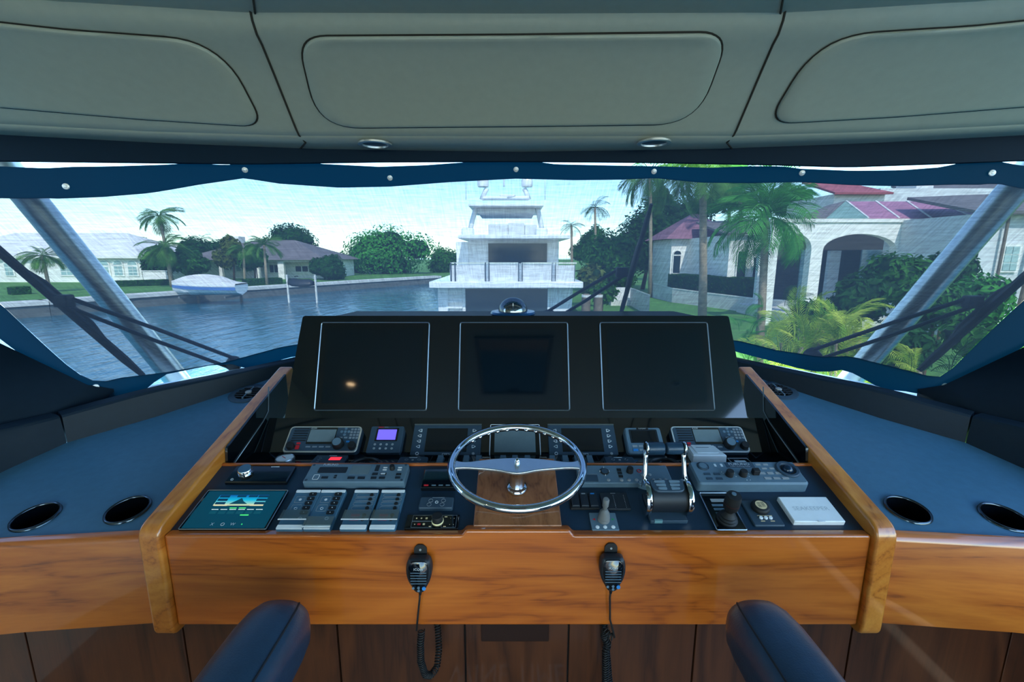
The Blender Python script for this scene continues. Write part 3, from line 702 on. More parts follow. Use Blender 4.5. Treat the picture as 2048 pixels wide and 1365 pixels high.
# --- VHF radios
def vhf(L, Rr, label, rim, bx):
    t, w, d = device(INST, 'vhf_radio', label, 'radio', L, Rr, 853, 905, 0.034, 'marine radios'); h = 0.034
    body(t, w, d, h - 0.004, MT['plastic_mid'], 0.014, 0.0)
    MB().prism(rrect(-w/2, w/2, -d/2, d/2, 0.016, 5), h - 0.004, h - 0.001, cham=0.001).build('rim', rim, t, smooth=40)
    MB().prism(rrect(-w/2+0.005, w/2-0.005, -d/2+0.005, d/2-0.005, 0.012, 5), h - 0.002, h, cham=0.0005).build('faceplate', MT['plastic_mid'], t, smooth=40)
    F = Face(t, w, d, h)
    for k in range(6):
        v = 0.42 + k * 0.092; F.pad('grille_slot', 0.07, 0.27, v, v + 0.035, MT['plastic_dk'], 0.0012, 0.0008)
    F.pad('screen_bezel', 0.285, 0.665, 0.30, 0.94, MT['gloss'], 0.001, 0.003)
    F.pad('screen', 0.295, 0.655, 0.38, 0.86, MT['lcd'], 0.0014, 0.001)
    F.text('ICOM', 0.335, 0.90, 0.008, MT['print'], dz=0.0016)
    F.keys('soft_keys', [(0.30 + k*0.09, 0.365 + k*0.09, 0.17, 0.22) for k in range(4)], MT['print_dim'])
    F.knob('volume_knob', 0.10, 0.20, 0.014, 0.016, MT['plastic_dk'])
    F.pad('distress_key', 0.165, 0.215, 0.29, 0.35, MT['red'], 0.003, 0.001); F.pad('distress_cover', 0.165, 0.215, 0.10, 0.24, MT['red'], 0.003, 0.001)
    k_ = F.knob('dial', 0.735, 0.28, 0.020, 0.022, MT['plastic_dk'], cap=MT['plastic_gr'])
    F.dots('cursor_keys', [(0.78 + 0.05*math.cos(a), 0.78 + 0.12*math.sin(a)) for a in (0, 1.57, 3.14, 4.71)] + [(0.78, 0.78)], 0.005, MT['plastic_gr'])
    F.keys('menu_keys', [(0.72, 0.765, 0.52, 0.57), (0.785, 0.83, 0.52, 0.57)], MT['print_dim'])
    F.keys('number_keys', [(0.855 + c*0.045, 0.888 + c*0.045, 0.50 + r*0.11, 0.57 + r*0.11) for c in range(3) for r in range(4)], MT['print_dim'])
    F.pad('blue_key', 0.83, 0.875, 0.36, 0.42, MT['blue_key'], 0.002, 0.001)
    F.knob('squelch_knob', 0.93, 0.21, 0.014, 0.016, MT['plastic_dk'])
vhf(563, 712, 'marine radio with grey screen and keypad at left end of instrument row', mat('warm_silver_rim', lin(214,204,190), 0.3, 0.5, var=0.04), 0)
vhf(1354, 1503, 'marine radio with grey screen and keypad at right end of instrument row', mat('cool_silver_rim', lin(220,224,228), 0.3, 0.5, var=0.04), 1)
# --- violet lit display
t, w, d = device(INST, 'engine_display', 'small dark display with lit violet screen', 'display', 731, 799, 853, 906, 0.03); h = 0.03
body(t, w, d, h, MT['plastic_mid'], 0.006, 0.002); F = Face(t, w, d, h)
F.pad('screen_bezel', 0.18, 0.86, 0.42, 0.92, MT['gloss'], 0.001, 0.002); F.pad('screen', 0.24, 0.80, 0.47, 0.86, MT['lcd_blue'], 0.0016, 0.001)
F.pad('brand_mark', 0.22, 0.38, 0.945, 0.97, MT['red'], 0.0006, 0.0004); F.pad('brand_mark', 0.40, 0.52, 0.945, 0.97, MT['print_dim'], 0.0006, 0.0004)
F.dots('buttons', [(0.22 + 0.175*k, 0.30 - 0.15*j) for k in range(4) for j in range(2)], 0.0045, MT['grey_light'])
# --- multifunction displays flanking the wheel
def mfd(L, Rr, label):
    t, w, d = device(INST, 'multifunction_display', label, 'display', L, Rr, 849, 914, 0.012, 'multifunction displays beside the wheel'); h = 0.012
    body(t, w, d, h, MT['plastic_mid'], 0.003, 0.001); F = Face(t, w, d, h)
    F.pad('screen', 0.20, 0.80, 0.14, 0.86, MT['glass_dark'], 0.001, 0.001)
    F.pad('top_edge', 0.0, 1.0, 0.965, 1.0, MT['silver'], 0.002, 0.0005)
    for s in (0, 1):
        for k in range(4):
            u = 0.10 if s == 0 else 0.90; v = 0.79 - 0.165 * k; x, y = F.xy(u, v); sg = -1 if s == 0 else 1
            tri = [(sg*0.0075, 0), (sg*-0.001, 0.0055), (sg*-0.0065, 0.0055), (sg*-0.0065, -0.0055), (sg*-0.001, -0.0055)]
            if sg < 0: tri = tri[::-1]
            tri = tri[::-1]
            b = MB().prism(tri, 0, 0.002, T(x, y, h)).build('side_button', MT['print'], t)
            MB().prism([(p[0]*0.6, p[1]*0.6) for p in tri], 0.002, 0.0024, T(x, y, h)).build('button_mark', MT['plastic_mid'], b)
    F.ring('round_button', 0.10, 0.09, 0.005, MT['print'], 0.0012)
    F.dots('enter_button', [(0.90, 0.09)], 0.005, MT['grey_light'], kind=None)
    F.frame('emblem', 0.46, 0.52, 0.03, 0.09, MT['print'], 0.0006, 0.001); F.frame('emblem', 0.50, 0.56, 0.03, 0.09, MT['print'], 0.0006, 0.001)
mfd(819, 960, 'black display with arrow buttons left of the steering wheel')
mfd(1099, 1238, 'black display with arrow buttons right of the steering wheel')
t, w, d = device(INST, 'autopilot_display', 'framed grey display centred behind the steering wheel', 'display', 979, 1081, 850, 912, 0.012); h = 0.012
body(t, w, d, h, MT['bezel'], 0.004, 0.001); F = Face(t, w, d, h)
F.frame('edge_frame', 0.0, 1.0, 0.0, 1.0, MT['print'], 0.0015, 0.004); F.pad('screen', 0.09, 0.91, 0.10, 0.90, MT['lcd'], 0.001, 0.001)
# --- small display with grey rounded body
t, w, d = device(INST, 'autopilot_control', 'small grey keypad display left of the right radio', 'display', 1257, 1333, 855, 907, 0.03); h = 0.03
MB().prism(rpoly([(-w/2, -d/2), (w/2, -d/2), (w/2*0.98, d/2), (-w/2*0.98, d/2)], 0.010, 4), 0.0, h, cham=0.004).build('body', MT['plastic_gr'], t, smooth=40); F = Face(t, w, d, h)
F.pad('screen_bezel', 0.12, 0.88, 0.38, 0.90, MT['plastic'], 0.001, 0.003); F.pad('screen', 0.17, 0.83, 0.42, 0.84, MT['glass_dark'], 0.0016, 0.001)
F.pad('brand_plate', 0.34, 0.66, 0.905, 0.965, MT['plastic_dk'], 0.0008, 0.001); F.text('FURUNO', 0.5, 0.935, 0.0065, MT['print'], dz=0.001)
F.keys('function_keys', [(0.14 + 0.17*k, 0.27 + 0.17*k, 0.22, 0.29) for k in range(3)] + [(0.31 + 0.17*k, 0.44 + 0.17*k, 0.08, 0.15) for k in range(2)], MT['grey_light'])
F.pad('blue_key', 0.14, 0.27, 0.07, 0.15, MT['blue_key'], 0.0018, 0.001)
F.knob('cursor_pad', 0.79, 0.19, 0.0125, 0.004, MT['plastic_dk'], cap=MT['plastic'])
# --- things on the recess shelf
q = SHELF.loc(570, 918, 0.02)
t = thing('round_gauge', 'small round white-faced gauge at left end of the recess', 'gauge', T(q.x, q.y, 1.0505))
MB().lathe([(0.029, 0), (0.031, 0.02), (0.029, 0.024), (0.027, 0.022)], 32, cap=False).build('case', MT['silver'], t, smooth=40)
MB().lathe([(0.0275, 0.0215), (0.0003, 0.0216)], 32, cap=False).build('dial', MT['white_pl'], t)
MB().box(-0.0012, 0.0012, -0.004, 0.02, 0.022, 0.0226, RZ(50)).build('needle', MT['red'], t)
t, w, d = device(SHELF, 'alarm_panel', 'small panel with red lit digits in the recess', 'panel', 612, 678, 911, 934, 0.01); h = 0.01
body(t, w, d, h, MT['plastic_mid'], 0.003, 0.001); F = Face(t, w, d, h); F.pad('digit_window', 0.50, 0.86, 0.55, 0.80, MT['led_red'], 0.0008, 0.001)
F.pad('title_strip', 0.42, 0.66, 0.90, 0.95, MT['print'], 0.0005, 0.0003); F.dots('status_lamps', [(0.18 + 0.05*(k % 2), 0.4 + 0.15*(k // 2)) for k in range(6)], 0.0015, MT['print_dim'])
def shelf_cup(px, py, label):
    q = SHELF.loc(px, py, 0.0); c = thing('cup_holder', label, 'cup holder', T(q.x, q.y, 1.0502), 'cup holders in the recess')
    MB().lathe([(0.046, 0.0), (0.046, 0.004), (0.049, 0.007), (0.053, 0.006), (0.055, 0.0)], 40, cap=False).build('rim', MT['plastic'], c, smooth=True)
    MB().lathe([(0.0465, 0.003), (0.044, -0.07), (0.0005, -0.071)], 36, cap=False).build('cup', MT['plastic_dk'], c, smooth=40)
    return MB().lathe([(0.0470, 0.9), (0.0470, 1.2)], 36, T(q.x, q.y, 0))
cut(shelf_o, [shelf_cup(729, 932, 'round black cup holder in the recess left of the wheel'), shelf_cup(1331, 932, 'round black cup holder in the recess right of the wheel')])
def keypad(px0, px1, label):
    t, w, d = device(SHELF, 'thruster_keypad', label, 'keypad', px0, px1, 914, 940, 0.012, 'oval-button keypads'); h = 0.012
    body(t, w, d, h, MT['plastic_mid'], 0.006, 0.003); F = Face(t, w, d, h)
    F.pad('title_strip', 0.34, 0.62, 0.90, 0.94, MT['print'], 0.0005, 0.0003)
    for u, v in ((0.28, 0.75), (0.28, 0.45), (0.72, 0.75), (0.72, 0.45)): F.ring('button_ring', u, v, 0.0055, MT['print_dim'])
    F.ring('power_mark', 0.5, 0.72, 0.003, MT['print'], 0.0008)
keypad(786, 846, 'dark keypad with oval buttons in the recess left of the wheel')
keypad(1218, 1281, 'dark keypad with oval buttons in the recess right of the wheel')
for i, px in enumerate((880, 905, 932, 957, 1006, 1030, 1055, 1105, 1131, 1155, 1180)):
    a = SHELF.loc(px, 925, 0.0)
    t = thing('rocker_switch', 'black rocker switch, number %s from the left in the recess row behind the wheel' % ('one two three four five six seven eight nine ten eleven'.split()[i]), 'switch', T(a.x, a.y, 1.0502), 'rocker switches behind the wheel')
    MB().prism(rrect(-0.013, 0.013, -0.02, 0.028, 0.003, 3), 0, 0.004).build('bezel', MT['plastic_mid'], t)
    MB().add([(-0.010,-0.016,0.004),(0.010,-0.016,0.004),(0.010,0.022,0.004),(-0.010,0.022,0.004),(-0.009,-0.012,0.008),(0.009,-0.012,0.008),(0.009,0.020,0.016),(-0.009,0.020,0.016)],
        [(4,5,6,7),(0,1,5,4),(1,2,6,5),(2,3,7,6),(3,0,4,7)]).build('rocker', MT['plastic_gr'], t)
    if i in (4, 5, 6): MB().box(-0.006, 0.006, 0.024, 0.027, 0.004, 0.006).build('legend', MT['print'], t)
t = thing('covered_switch', 'white plastic cover tilted up behind the radar keyboard', 'cover', SHELF.at(SHELF.loc(1418, 910, 0.03).x, 1.475, 0.002)); 
MB().prism(rpoly([(-0.058, -0.05), (0.058, -0.05), (0.047, 0.045), (-0.047, 0.045)], 0.006, 3), 0, 0.03, cham=0.004).build('cover', MT['white_pl'], t, smooth=35)
MB().prism(rrect(-0.036, 0.036, -0.034, 0.03, 0.002, 2), 0.030, 0.0315).build('raised_panel', MT['white_pl'], t)
MB().prism(rrect(-0.025, 0.02, 0.006, 0.010, 0.001, 2), 0.0315, 0.0318).build('printed_line', MT['print_dim'], t)
t, w, d = device(SHELF, 'name_plate', 'small black plate with pale outline at right end of the recess', 'plate', 1468, 1512, 916, 932, 0.004)
body(t, w, d, 0.004, MT['gloss'], 0.002, 0.0005); F = Face(t, w, d, 0.004); F.frame('outline', 0.05, 0.95, 0.1, 0.9, MT['print'], 0.0005, 0.002); F.pad('mark', 0.25, 0.75, 0.4, 0.62, MT['print'], 0.0005, 0.001)
# --- lower panel, left half
t, w, d = device(LOW, 'audio_controller', 'glossy black slab with silver ring knob at upper left', 'controller', 448, 572, 932, 965, 0.012); h = 0.012
body(t, w, d, h, MT['gloss'], 0.002, 0.003); F = Face(t, w, d, h)
k_ = F.knob('ring_knob', 0.24, 0.58, 0.0215, 0.016, MT['chrome'])
x, y = F.xy(0.24, 0.58); MB().lathe([(0.018, 0.016), (0.018, 0.0175), (0.0003, 0.0176)], 28, T(x, y, h)).build('knob_cap', mat('blue_grey_cap', lin(70,104,128), 0.3, var=0.05), k_, smooth=40)
F.pad('brand_mark', 0.60, 0.74, 0.90, 0.94, MT['print'], 0.0004, 0.0003); F.ring('moon_mark', 0.10, 0.15, 0.0035, MT['print'], 0.0008)
t, w, d = device(LOW, 'touch_screen', 'lit touch screen showing a seascape page at lower left of the console', 'screen', 355, 532, 981, 1060, 0.008); h = 0.008
body(t, w, d, h, MT['gloss'], 0.004, 0.001); F = Face(t, w, d, h)
F.frame('edge_frame', 0.004, 0.996, 0.006, 0.994, MT['silver'], 0.0012, 0.004)
def scr(name, c, e): return mat(name, lin(*c), 0.25, var=0.02, emit=lin(*c), es=e)
S1 = scr('screen_teal', (4, 66, 84), 0.35)
F.pad('page_background', 0.03, 0.97, 0.03, 0.97, S1, 0.0003, 0.001)
def skymat():
    m, nt, b = newmat('screen_seascape'); mp = coords(nt, (1, 1, 1), 'Generated'); sp = node(nt, 'ShaderNodeSeparateXYZ'); nt.links.new(mp.outputs[0], sp.inputs[0])
    rp = ramp(nt, sp.outputs['Y'], [(0.0, lin(210,200,150)), (0.25, lin(120,190,180)), (0.5, lin(20,170,196)), (1.0, lin(8,80,150))])
    nt.links.new(rp.outputs[0], b.inputs['Base Color']); nt.links.new(rp.outputs[0], b.inputs['Emission Color']); b.inputs['Emission Strength'].default_value = 0.55; b.inputs['Roughness'].default_value = 0.25
    return m
F.pad('seascape_picture', 0.20, 0.80, 0.58, 0.86, skymat(), 0.0006, 0.0005)
x0, y0 = F.xy(0.38, 0.62); x1, y1 = F.xy(0.60, 0.78); MB().prism([(x0, y0), (x1, y0), ((x0*0.45+x1*0.55)+0.008, y0*0.55+y1*0.45), ((x0+x1)/2, y1), ((x0*0.6+x1*0.4)-0.006, y0*0.45+y1*0.55)], h+0.0006, h+0.0008).build('picture_rock', scr('screen_rock', (14, 74, 88), 0.3), t)
F.keys('dark_tiles', [(u, u + 0.12, v, v + 0.06) for u in (0.21, 0.68) for v in (0.61, 0.70, 0.79)] + [(0.42, 0.53, 0.80, 0.85), (0.56, 0.67, 0.80, 0.85)], scr('screen_tile', (10, 60, 84), 0.3), 0.0009)
F.keys('sand_tiles', [(0.21, 0.37, 0.575, 0.60), (0.64, 0.80, 0.575, 0.60)], scr('screen_sand', (222, 206, 160), 0.6), 0.0008)
F.keys('white_labels', [(0.22 + 0.105*k, 0.30 + 0.105*k, 0.475, 0.49) for k in range(6)], scr('screen_white', (190, 214, 210), 0.6), 0.0007)
F.keys('green_labels', [(0.42, 0.505, 0.51, 0.53), (0.53, 0.615, 0.51, 0.53), (0.60, 0.70, 0.33, 0.355)], scr('screen_green', (70, 210, 110), 0.7), 0.0007)
F.keys('dim_tiles', [(0.22 + 0.105*k, 0.30 + 0.105*k, 0.37, 0.44) for k in range(6)], scr('screen_dim', (16, 84, 98), 0.3), 0.0006)
for k, u in enumerate((0.35, 0.47, 0.585)):
    if k == 1: F.ring('power_icon', u, 0.12, 0.0045, MT['print'], 0.0008)
    else: F.text('X' if k == 0 else 'W', u, 0.12, 0.013, MT['print'], name='fan_icon')
F.dots('green_dot', [(0.69, 0.12)], 0.002, MT['led_green'], kind=None)
# Furuno grey control head
t, w, d = device(LOW, 'transponder_head', 'slate control head with small screen on the left of the lower panel', 'control head', 604, 808, 928, 965, 0.026); h = 0.026
body(t, w, d, h, MT['plastic_gr'], 0.006, 0.003); F = Face(t, w, d, h)
F.pad('speaker', 0.10, 0.39, 0.48, 0.80, MT['plastic'], 0.0006, 0.004); F.pad('screen', 0.425, 0.62, 0.42, 0.90, MT['lcd'], 0.0006, 0.001)
F.text('FURUNO', 0.20, 0.925, 0.0115, MT['print'])
F.frame('card_slot_mark', 0.085, 0.14, 0.14, 0.38, MT['print'], 0.0008, 0.002)
F.keys('keys', [(0.17, 0.235, 0.18, 0.28), (0.43, 0.50, 0.16, 0.27), (0.53, 0.60, 0.16, 0.27), (0.66, 0.715, 0.16, 0.27), (0.66, 0.715, 0.36, 0.48), (0.74, 0.80, 0.36, 0.48), (0.74, 0.80, 0.16, 0.27), (0.67, 0.71, 0.58, 0.9), (0.90, 0.95, 0.36, 0.46), (0.90, 0.95, 0.18, 0.28), (0.29, 0.315, 0.2, 0.26), (0.29, 0.315, 0.3, 0.36)], MT['plastic'])
F.keys('white_legends', [(0.75, 0.79, 0.74, 0.79), (0.75, 0.79, 0.62, 0.67), (0.90, 0.94, 0.74, 0.79), (0.90, 0.94, 0.62, 0.67), (0.745, 0.79, 0.38, 0.46)], MT['print'], 0.0018)
F.dots('corner_screws', [(0.03, 0.10), (0.97, 0.10), (0.03, 0.92), (0.97, 0.92)], 0.004, MT['plastic_mid'])
F.knob('pointer_knob', 0.845, 0.70, 0.008, 0.014, MT['plastic_dk'])
# four slim switch banks with clear slide covers
def bank(L, Rr, topL, style, label, cov):
    a = LOW.loc(L, 1060, 0.012); b = LOW.loc(Rr, 1060, 0.012); c = LOW.loc(topL, 981, 0.012)
    w, d = b.x - a.x, c.y - a.y
    t = thing('switch_bank', label, 'switch panel', LOW.at((a.x + b.x)/2 , a.y + d/2, 0.0004), 'slim switch banks'); h = 0.012
    body(t, w, d, h, mat('teal_grey_bank', lin(66,104,128), 0.3, var=0.05), 0.004, 0.002); F = Face(t, w, d, h)
    F.pad('end_cap', 0.02, 0.98, 0.93, 0.995, MT['white_pl'], 0.002, 0.002); F.pad('end_cap', 0.02, 0.98, 0.005, 0.10, MT['white_pl'], 0.002, 0.002)
    if style == 0:
        F.frame('legend_box', 0.16, 0.52, 0.66, 0.82, MT['print_dim'], 0.0006, 0.002, kind='stuff'); F.frame('legend_box', 0.16, 0.52, 0.44, 0.60, MT['print_dim'], 0.0006, 0.002, kind='stuff')
        F.dots('legend_dot', [(0.34, 0.74)], 0.0042, MT['print'], 0.0006, kind=None); F.ring('gauge_mark', 0.34, 0.51, 0.004, MT['print'], 0.0006)
        for k in range(5): F.pad('key', 0.60, 0.88, 0.84 - 0.12*k, 0.92 - 0.12*k, MT['plastic_dk'], 0.0025, 0.003)
        F.dots('key_marks', [(0.74, 0.88 - 0.12*k) for k in range(5)], 0.0016, MT['print'], 0.003)
        F.ring('power_mark', 0.70, 0.26, 0.0045, MT['print'], 0.0009)
    else:
        for k in range(4):
            v = 0.86 - 0.115 * k; F.frame('slot_outline', 0.16, 0.92, v - 0.04, v + 0.04, MT['print_dim'], 0.0006, 0.005, kind='stuff')
            F.knob('push_button', 0.76, v, 0.0056, 0.0025, MT['plastic_dk'])
        for k in range(2):
            F.pad('red_legend', 0.24, 0.58, 0.31 - 0.10*k, 0.37 - 0.10*k, mat('faded_red_legend', lin(150,70,96), 0.5, var=0.03), 0.0006, 0.001); F.knob('push_button', 0.74, 0.34 - 0.10*k, 0.0056, 0.0025, MT['plastic_dk'])
    x0, y0 = F.xy(-0.02, cov[0]); x1, y1 = F.xy(1.02, cov[1])
    o = MB().box(x0, x1, y0, y1, h + 0.008, h + 0.0095).box(x0, x0 + 0.0015, y0, y1, 0.001, h + 0.008).box(x1 - 0.0015, x1, y0, y1, 0.001, h + 0.008).build('slide_cover', MT['clear'], t)
    MB().box(x0, x1, y0, y0 + 0.003, h + 0.0095, h + 0.011).build('cover_lip', MT['white_pl'], o)
bank(550, 605, 619, 0, 'switch bank with square legends, leftmost of the four slim switch banks', (0.17, 0.42))
bank(605, 660, 671, 0, 'switch bank with square legends, second of the four slim switch banks', (0.0, 0.26))
bank(678, 732, 735, 1, 'switch bank with oval slots and red legends, third of the four slim banks', (0.17, 0.42))
bank(737, 790, 788, 1, 'switch bank with oval slots and red legends, rightmost of the four slim banks', (0.17, 0.42))
t, w, d = device(LOW, 'small_touch_display', 'small dark touch display with red button left of the wheel', 'display', 841, 912, 938, 976, 0.014); h = 0.014
body(t, w, d, h, MT['gloss'], 0.004, 0.002); F = Face(t, w, d, h); F.pad('screen', 0.06, 0.94, 0.22, 0.94, MT['glass_dark'], 0.0004, 0.001)
F.keys('touch_keys', [(0.30 + 0.2*k, 0.42 + 0.2*k, 0.09, 0.14) for k in range(3)], MT['plastic_gr'], 0.0008); F.pad('red_key', 0.08, 0.21, 0.08, 0.15, MT['red'], 0.001, 0.001)
t, w, d = device(LOW, 'lift_keypad', 'dark keypad with four round buttons beside the wheel', 'keypad', 836, 905, 994, 1017, 0.012); h = 0.012
body(t, w, d, h, MT['plastic_mid'], 0.006, 0.003); F = Face(t, w, d, h); F.pad('title_strip', 0.36, 0.72, 0.88, 0.93, MT['print_dim'], 0.0004, 0.0003)
for u, v in ((0.33, 0.64), (0.30, 0.30), (0.70, 0.64), (0.68, 0.30)): F.ring('round_button', u, v, 0.006, MT['print_dim'])
F.ring('power_mark', 0.51, 0.50, 0.004, MT['print'], 0.0009)
t, w, d = device(LOW, 'searchlight_control', 'black key panel with large dial knob in front of the left keypad', 'control panel', 808, 916, 1030, 1058, 0.009); h = 0.009
body(t, w, d, h, MT['gloss'], 0.002, 0.001); F = Face(t, w, d, h)
F.frame('grid_line', 0.12, 0.50, 0.52, 0.94, MT['print_dim'], 0.0003, 0.001, kind='stuff'); F.frame('grid_line', 0.12, 0.50, 0.08, 0.50, MT['print_dim'], 0.0003, 0.001, kind='stuff'); F.frame('grid_line', 0.68, 0.95, 0.08, 0.94, MT['print_dim'], 0.0003, 0.001, kind='stuff')
F.keys('lit_legends', [(0.18, 0.205, 0.68, 0.76), (0.27, 0.295, 0.68, 0.76), (0.36, 0.40, 0.66, 0.78), (0.17, 0.19, 0.26, 0.32), (0.33, 0.37, 0.24, 0.36), (0.47, 0.49, 0.80, 0.88), (0.72, 0.77, 0.80, 0.86), (0.72, 0.77, 0.12, 0.17), (0.45, 0.49, 0.12, 0.17), (0.83, 0.84, 0.7, 0.74), (0.90, 0.91, 0.7, 0.74), (0.83, 0.84, 0.26, 0.3), (0.90, 0.91, 0.26, 0.3)], MT['gold'], 0.0005)
F.pad('red_legend', 0.23, 0.29, 0.24, 0.36, MT['red'], 0.0005, 0.001)
k_ = F.knob('dial_knob', 0.60, 0.52, 0.0155, 0.022, MT['plastic_dk']); x, y = F.xy(0.60, 0.52)
MB().lathe([(0.0165, 0.0), (0.0165, 0.004), (0.0155, 0.005)], 28, T(x, y, h), cap=False).build('glow_ring', mat('ivory_ring', lin(236,220,170), 0.4, var=0.03), k_, smooth=40)
# --- steering wheel
MBASE = LOW.loc(1031, 978, 0.022); WB = LOW.M @ Vector((0.0, MBASE.y, 0.022))
wh = thing('steering_wheel', 'polished steel two-spoke steering wheel on a wooden block', 'steering wheel', T(*WB) @ RX(11))
RW = 0.1885; HW = 0.092
MB().tube([(RW*math.cos(2*math.pi*k/72), RW*math.sin(2*math.pi*k/72), HW) for k in range(72)], 0.0115, 14, closed=True).build('rim', MT['chrome'], wh, smooth=True)
m = MB(); n = 24
for k in range(30):
    a = R(215 + 110 * k / 29) if k < 15 else R(35 + 110 * (k - 15) / 14)
m = MB(); bumps = []
for half in (90, 270):
    b = MB()
    for k in range(11):
        a = R(half - 50 + 10 * k); b.lathe([(0.0001, -0.006), (0.006, -0.004), (0.0075, 0.0), (0.006, 0.004), (0.0001, 0.006)], 10, T((RW-0.0075)*math.cos(a), (RW-0.0075)*math.sin(a), HW - 0.003), cap=False)
    b.build('finger_grips', MT['chrome'], wh, smooth=True, kind='stuff')
sp = rpoly([(-0.186, -0.020), (-0.150, -0.016), (-0.06, -0.026), (0.0, -0.046), (0.06, -0.026), (0.150, -0.016), (0.186, -0.020), (0.186, 0.022), (0.165, 0.010), (0.14, 0.010), (0.06, 0.026), (0.0, 0.030), (-0.06, 0.026), (-0.14, 0.010), (-0.165, 0.010), (-0.186, 0.022)], [0, 0.02, 0.03, 0.03, 0.03, 0.02, 0, 0, 0.012, 0.012, 0.04, 0.04, 0.04, 0.012, 0.012, 0], 4)
MB().prism(sp, HW - 0.012, HW - 0.003).build('spoke_plate', mat('satin_stainless', lin(224,228,232), 0.34, 1.0, var=0.03), wh, bevel=0.003, seg=3)
MB().lathe([(0.024, 0.0), (0.024, 0.006), (0.022, 0.012), (0.023, 0.05), (0.030, HW - 0.014), (0.032, HW - 0.012)], 28).build('column', MT['chrome'], wh, smooth=40)
MB().lathe([(0.030, 0.0), (0.031, 0.004), (0.029, 0.010), (0.024, 0.013)], 28).build('column_flange', MT['chrome'], wh, smooth=40)
MB().lathe([(0.009, HW - 0.003), (0.009, HW + 0.003), (0.0078, HW + 0.006), (0.0078, HW + 0.010), (0.004, HW + 0.015), (0.0003, HW + 0.016)], 20).build('hub_nut', MT['chrome'], wh, smooth=40)
# --- lower panel, right half
t, w, d = device(LOW, 'autopilot_keyboard', 'flat charcoal keyboard right of the wheel behind the throttles', 'keyboard', 1158, 1347, 931, 967, 0.018); h = 0.018
body(t, w, d, h, MT['plastic_gr'], 0.004, 0.002); F = Face(t, w, d, h)
F.knob('cursor_pad', 0.30, 0.62, 0.014, 0.003, MT['plastic_dk'], cap=MT['plastic_mid']); F.dots('cursor_marks', [(0.30 + 0.05*math.cos(a), 0.62 + 0.22*math.sin(a)) for a in (0, 1.57, 3.14, 4.71)], 0.0012, MT['print'], 0.0045)
F.keys('dark_keys', [(0.44, 0.485, 0.66, 0.78), (0.44, 0.485, 0.48, 0.60), (0.44, 0.485, 0.30, 0.42)], MT['plastic_dk'], 0.002)
F.dots('grey_keys', [(0.32, 0.16), (0.46, 0.16), (0.54, 0.16), (0.62, 0.16), (0.70, 0.16), (0.78, 0.45), (0.80, 0.16), (0.87, 0.16), (0.70, 0.42), (0.93, 0.16)], 0.0055, MT['grey_light'], 0.002)
F.ring('red_key', 0.68, 0.66, 0.006, MT['red'], 0.0012); F.knob('course_knob', 0.575, 0.62, 0.0105, 0.016, MT['plastic_dk'])
F.pad('slot_cover', 0.02, 0.21, 0.08, 0.44, MT['plastic_mid'], 0.002, 0.001); F.pad('slot_line', 0.02, 0.21, 0.44, 0.47, MT['print_dim'], 0.0022, 0.0005)
t, w, d = device(LOW, 'rocker_trio', 'bank of three black rocker switches below the charcoal keyboard', 'switch panel', 1141, 1199, 988, 1018, 0.006); h = 0.006
body(t, w, d, h, MT['plastic_dk'], 0.003, 0.001); F = Face(t, w, d, h)
for k, c in enumerate((MT['red'], MT['print_dim'], MT['blue_key'])):
    o = F.pad('rocker', 0.06 + 0.32*k, 0.33 + 0.32*k, 0.06, 0.96, MT['plastic'], 0.008, 0.002, cham=0.002); F.pad('legend', 0.12 + 0.32*k, 0.26 + 0.32*k, 0.82, 0.90, c, 0.0004, 0.0004, parent=o, base=0.008)
t, w, d = device(LOW, 'slider_panel', 'flat black panel with two dotted scales beside the rocker trio', 'panel', 1206, 1262, 986, 1019, 0.007); h = 0.007
body(t, w, d, h, MT['plastic'], 0.002, 0.001); F = Face(t, w, d, h)
F.dots('scale_dots', [(0.48, 0.1 + 0.09*k) for k in range(9)] + [(0.86, 0.1 + 0.09*k) for k in range(9)], 0.0007, MT['print'], 0.0005); F.pad('title_strip', 0.40, 0.58, 0.93, 0.97, MT['print_dim'], 0.0004, 0.0002)
# thruster joystick
t, w, d = device(LOW, 'thruster_joystick', 'small grey rubber joystick on a square plate with red and green arrows', 'joystick', 1184, 1239, 1026, 1061, 0.005); h = 0.005
body(t, w, d, h, MT['plastic_gr'], 0.003, 0.001, 'plate'); F = Face(t, w, d, h); x, y = F.xy(0.5, 0.58)
MB().lathe([(0.017, 0), (0.017, 0.006), (0.0155, 0.008), (0.0165, 0.012), (0.0145, 0.015), (0.0155, 0.020), (0.0130, 0.024), (0.0135, 0.029), (0.009, 0.037), (0.006, 0.041)], 24, T(x, y, h)).build('boot', MT['grey_rubber'], t, smooth=50)
MB().lathe([(0.0055, 0.040), (0.006, 0.052), (0.0085, 0.054), (0.009, 0.076), (0.007, 0.080), (0.0003, 0.081)], 20, T(x, y, h)).build('stick', MT['grey_rubber'], t, smooth=50)
for u, c, s in ((0.14, MT['red'], -1), (0.86, MT['green'], 1)):
    xx, yy = F.xy(u, 0.60); MB().prism([(-0.004, -0.004), (0.004, 0), (-0.004, 0.004)], 0, 0.0005, T(xx, yy, h) @ RZ(0 if s > 0 else 180)).build('arrow', c, t)
F.dots('oval_buttons', [(0.22, 0.16), (0.5, 0.16), (0.80, 0.16)], 0.0055, MT['white_pl'], 0.0012)
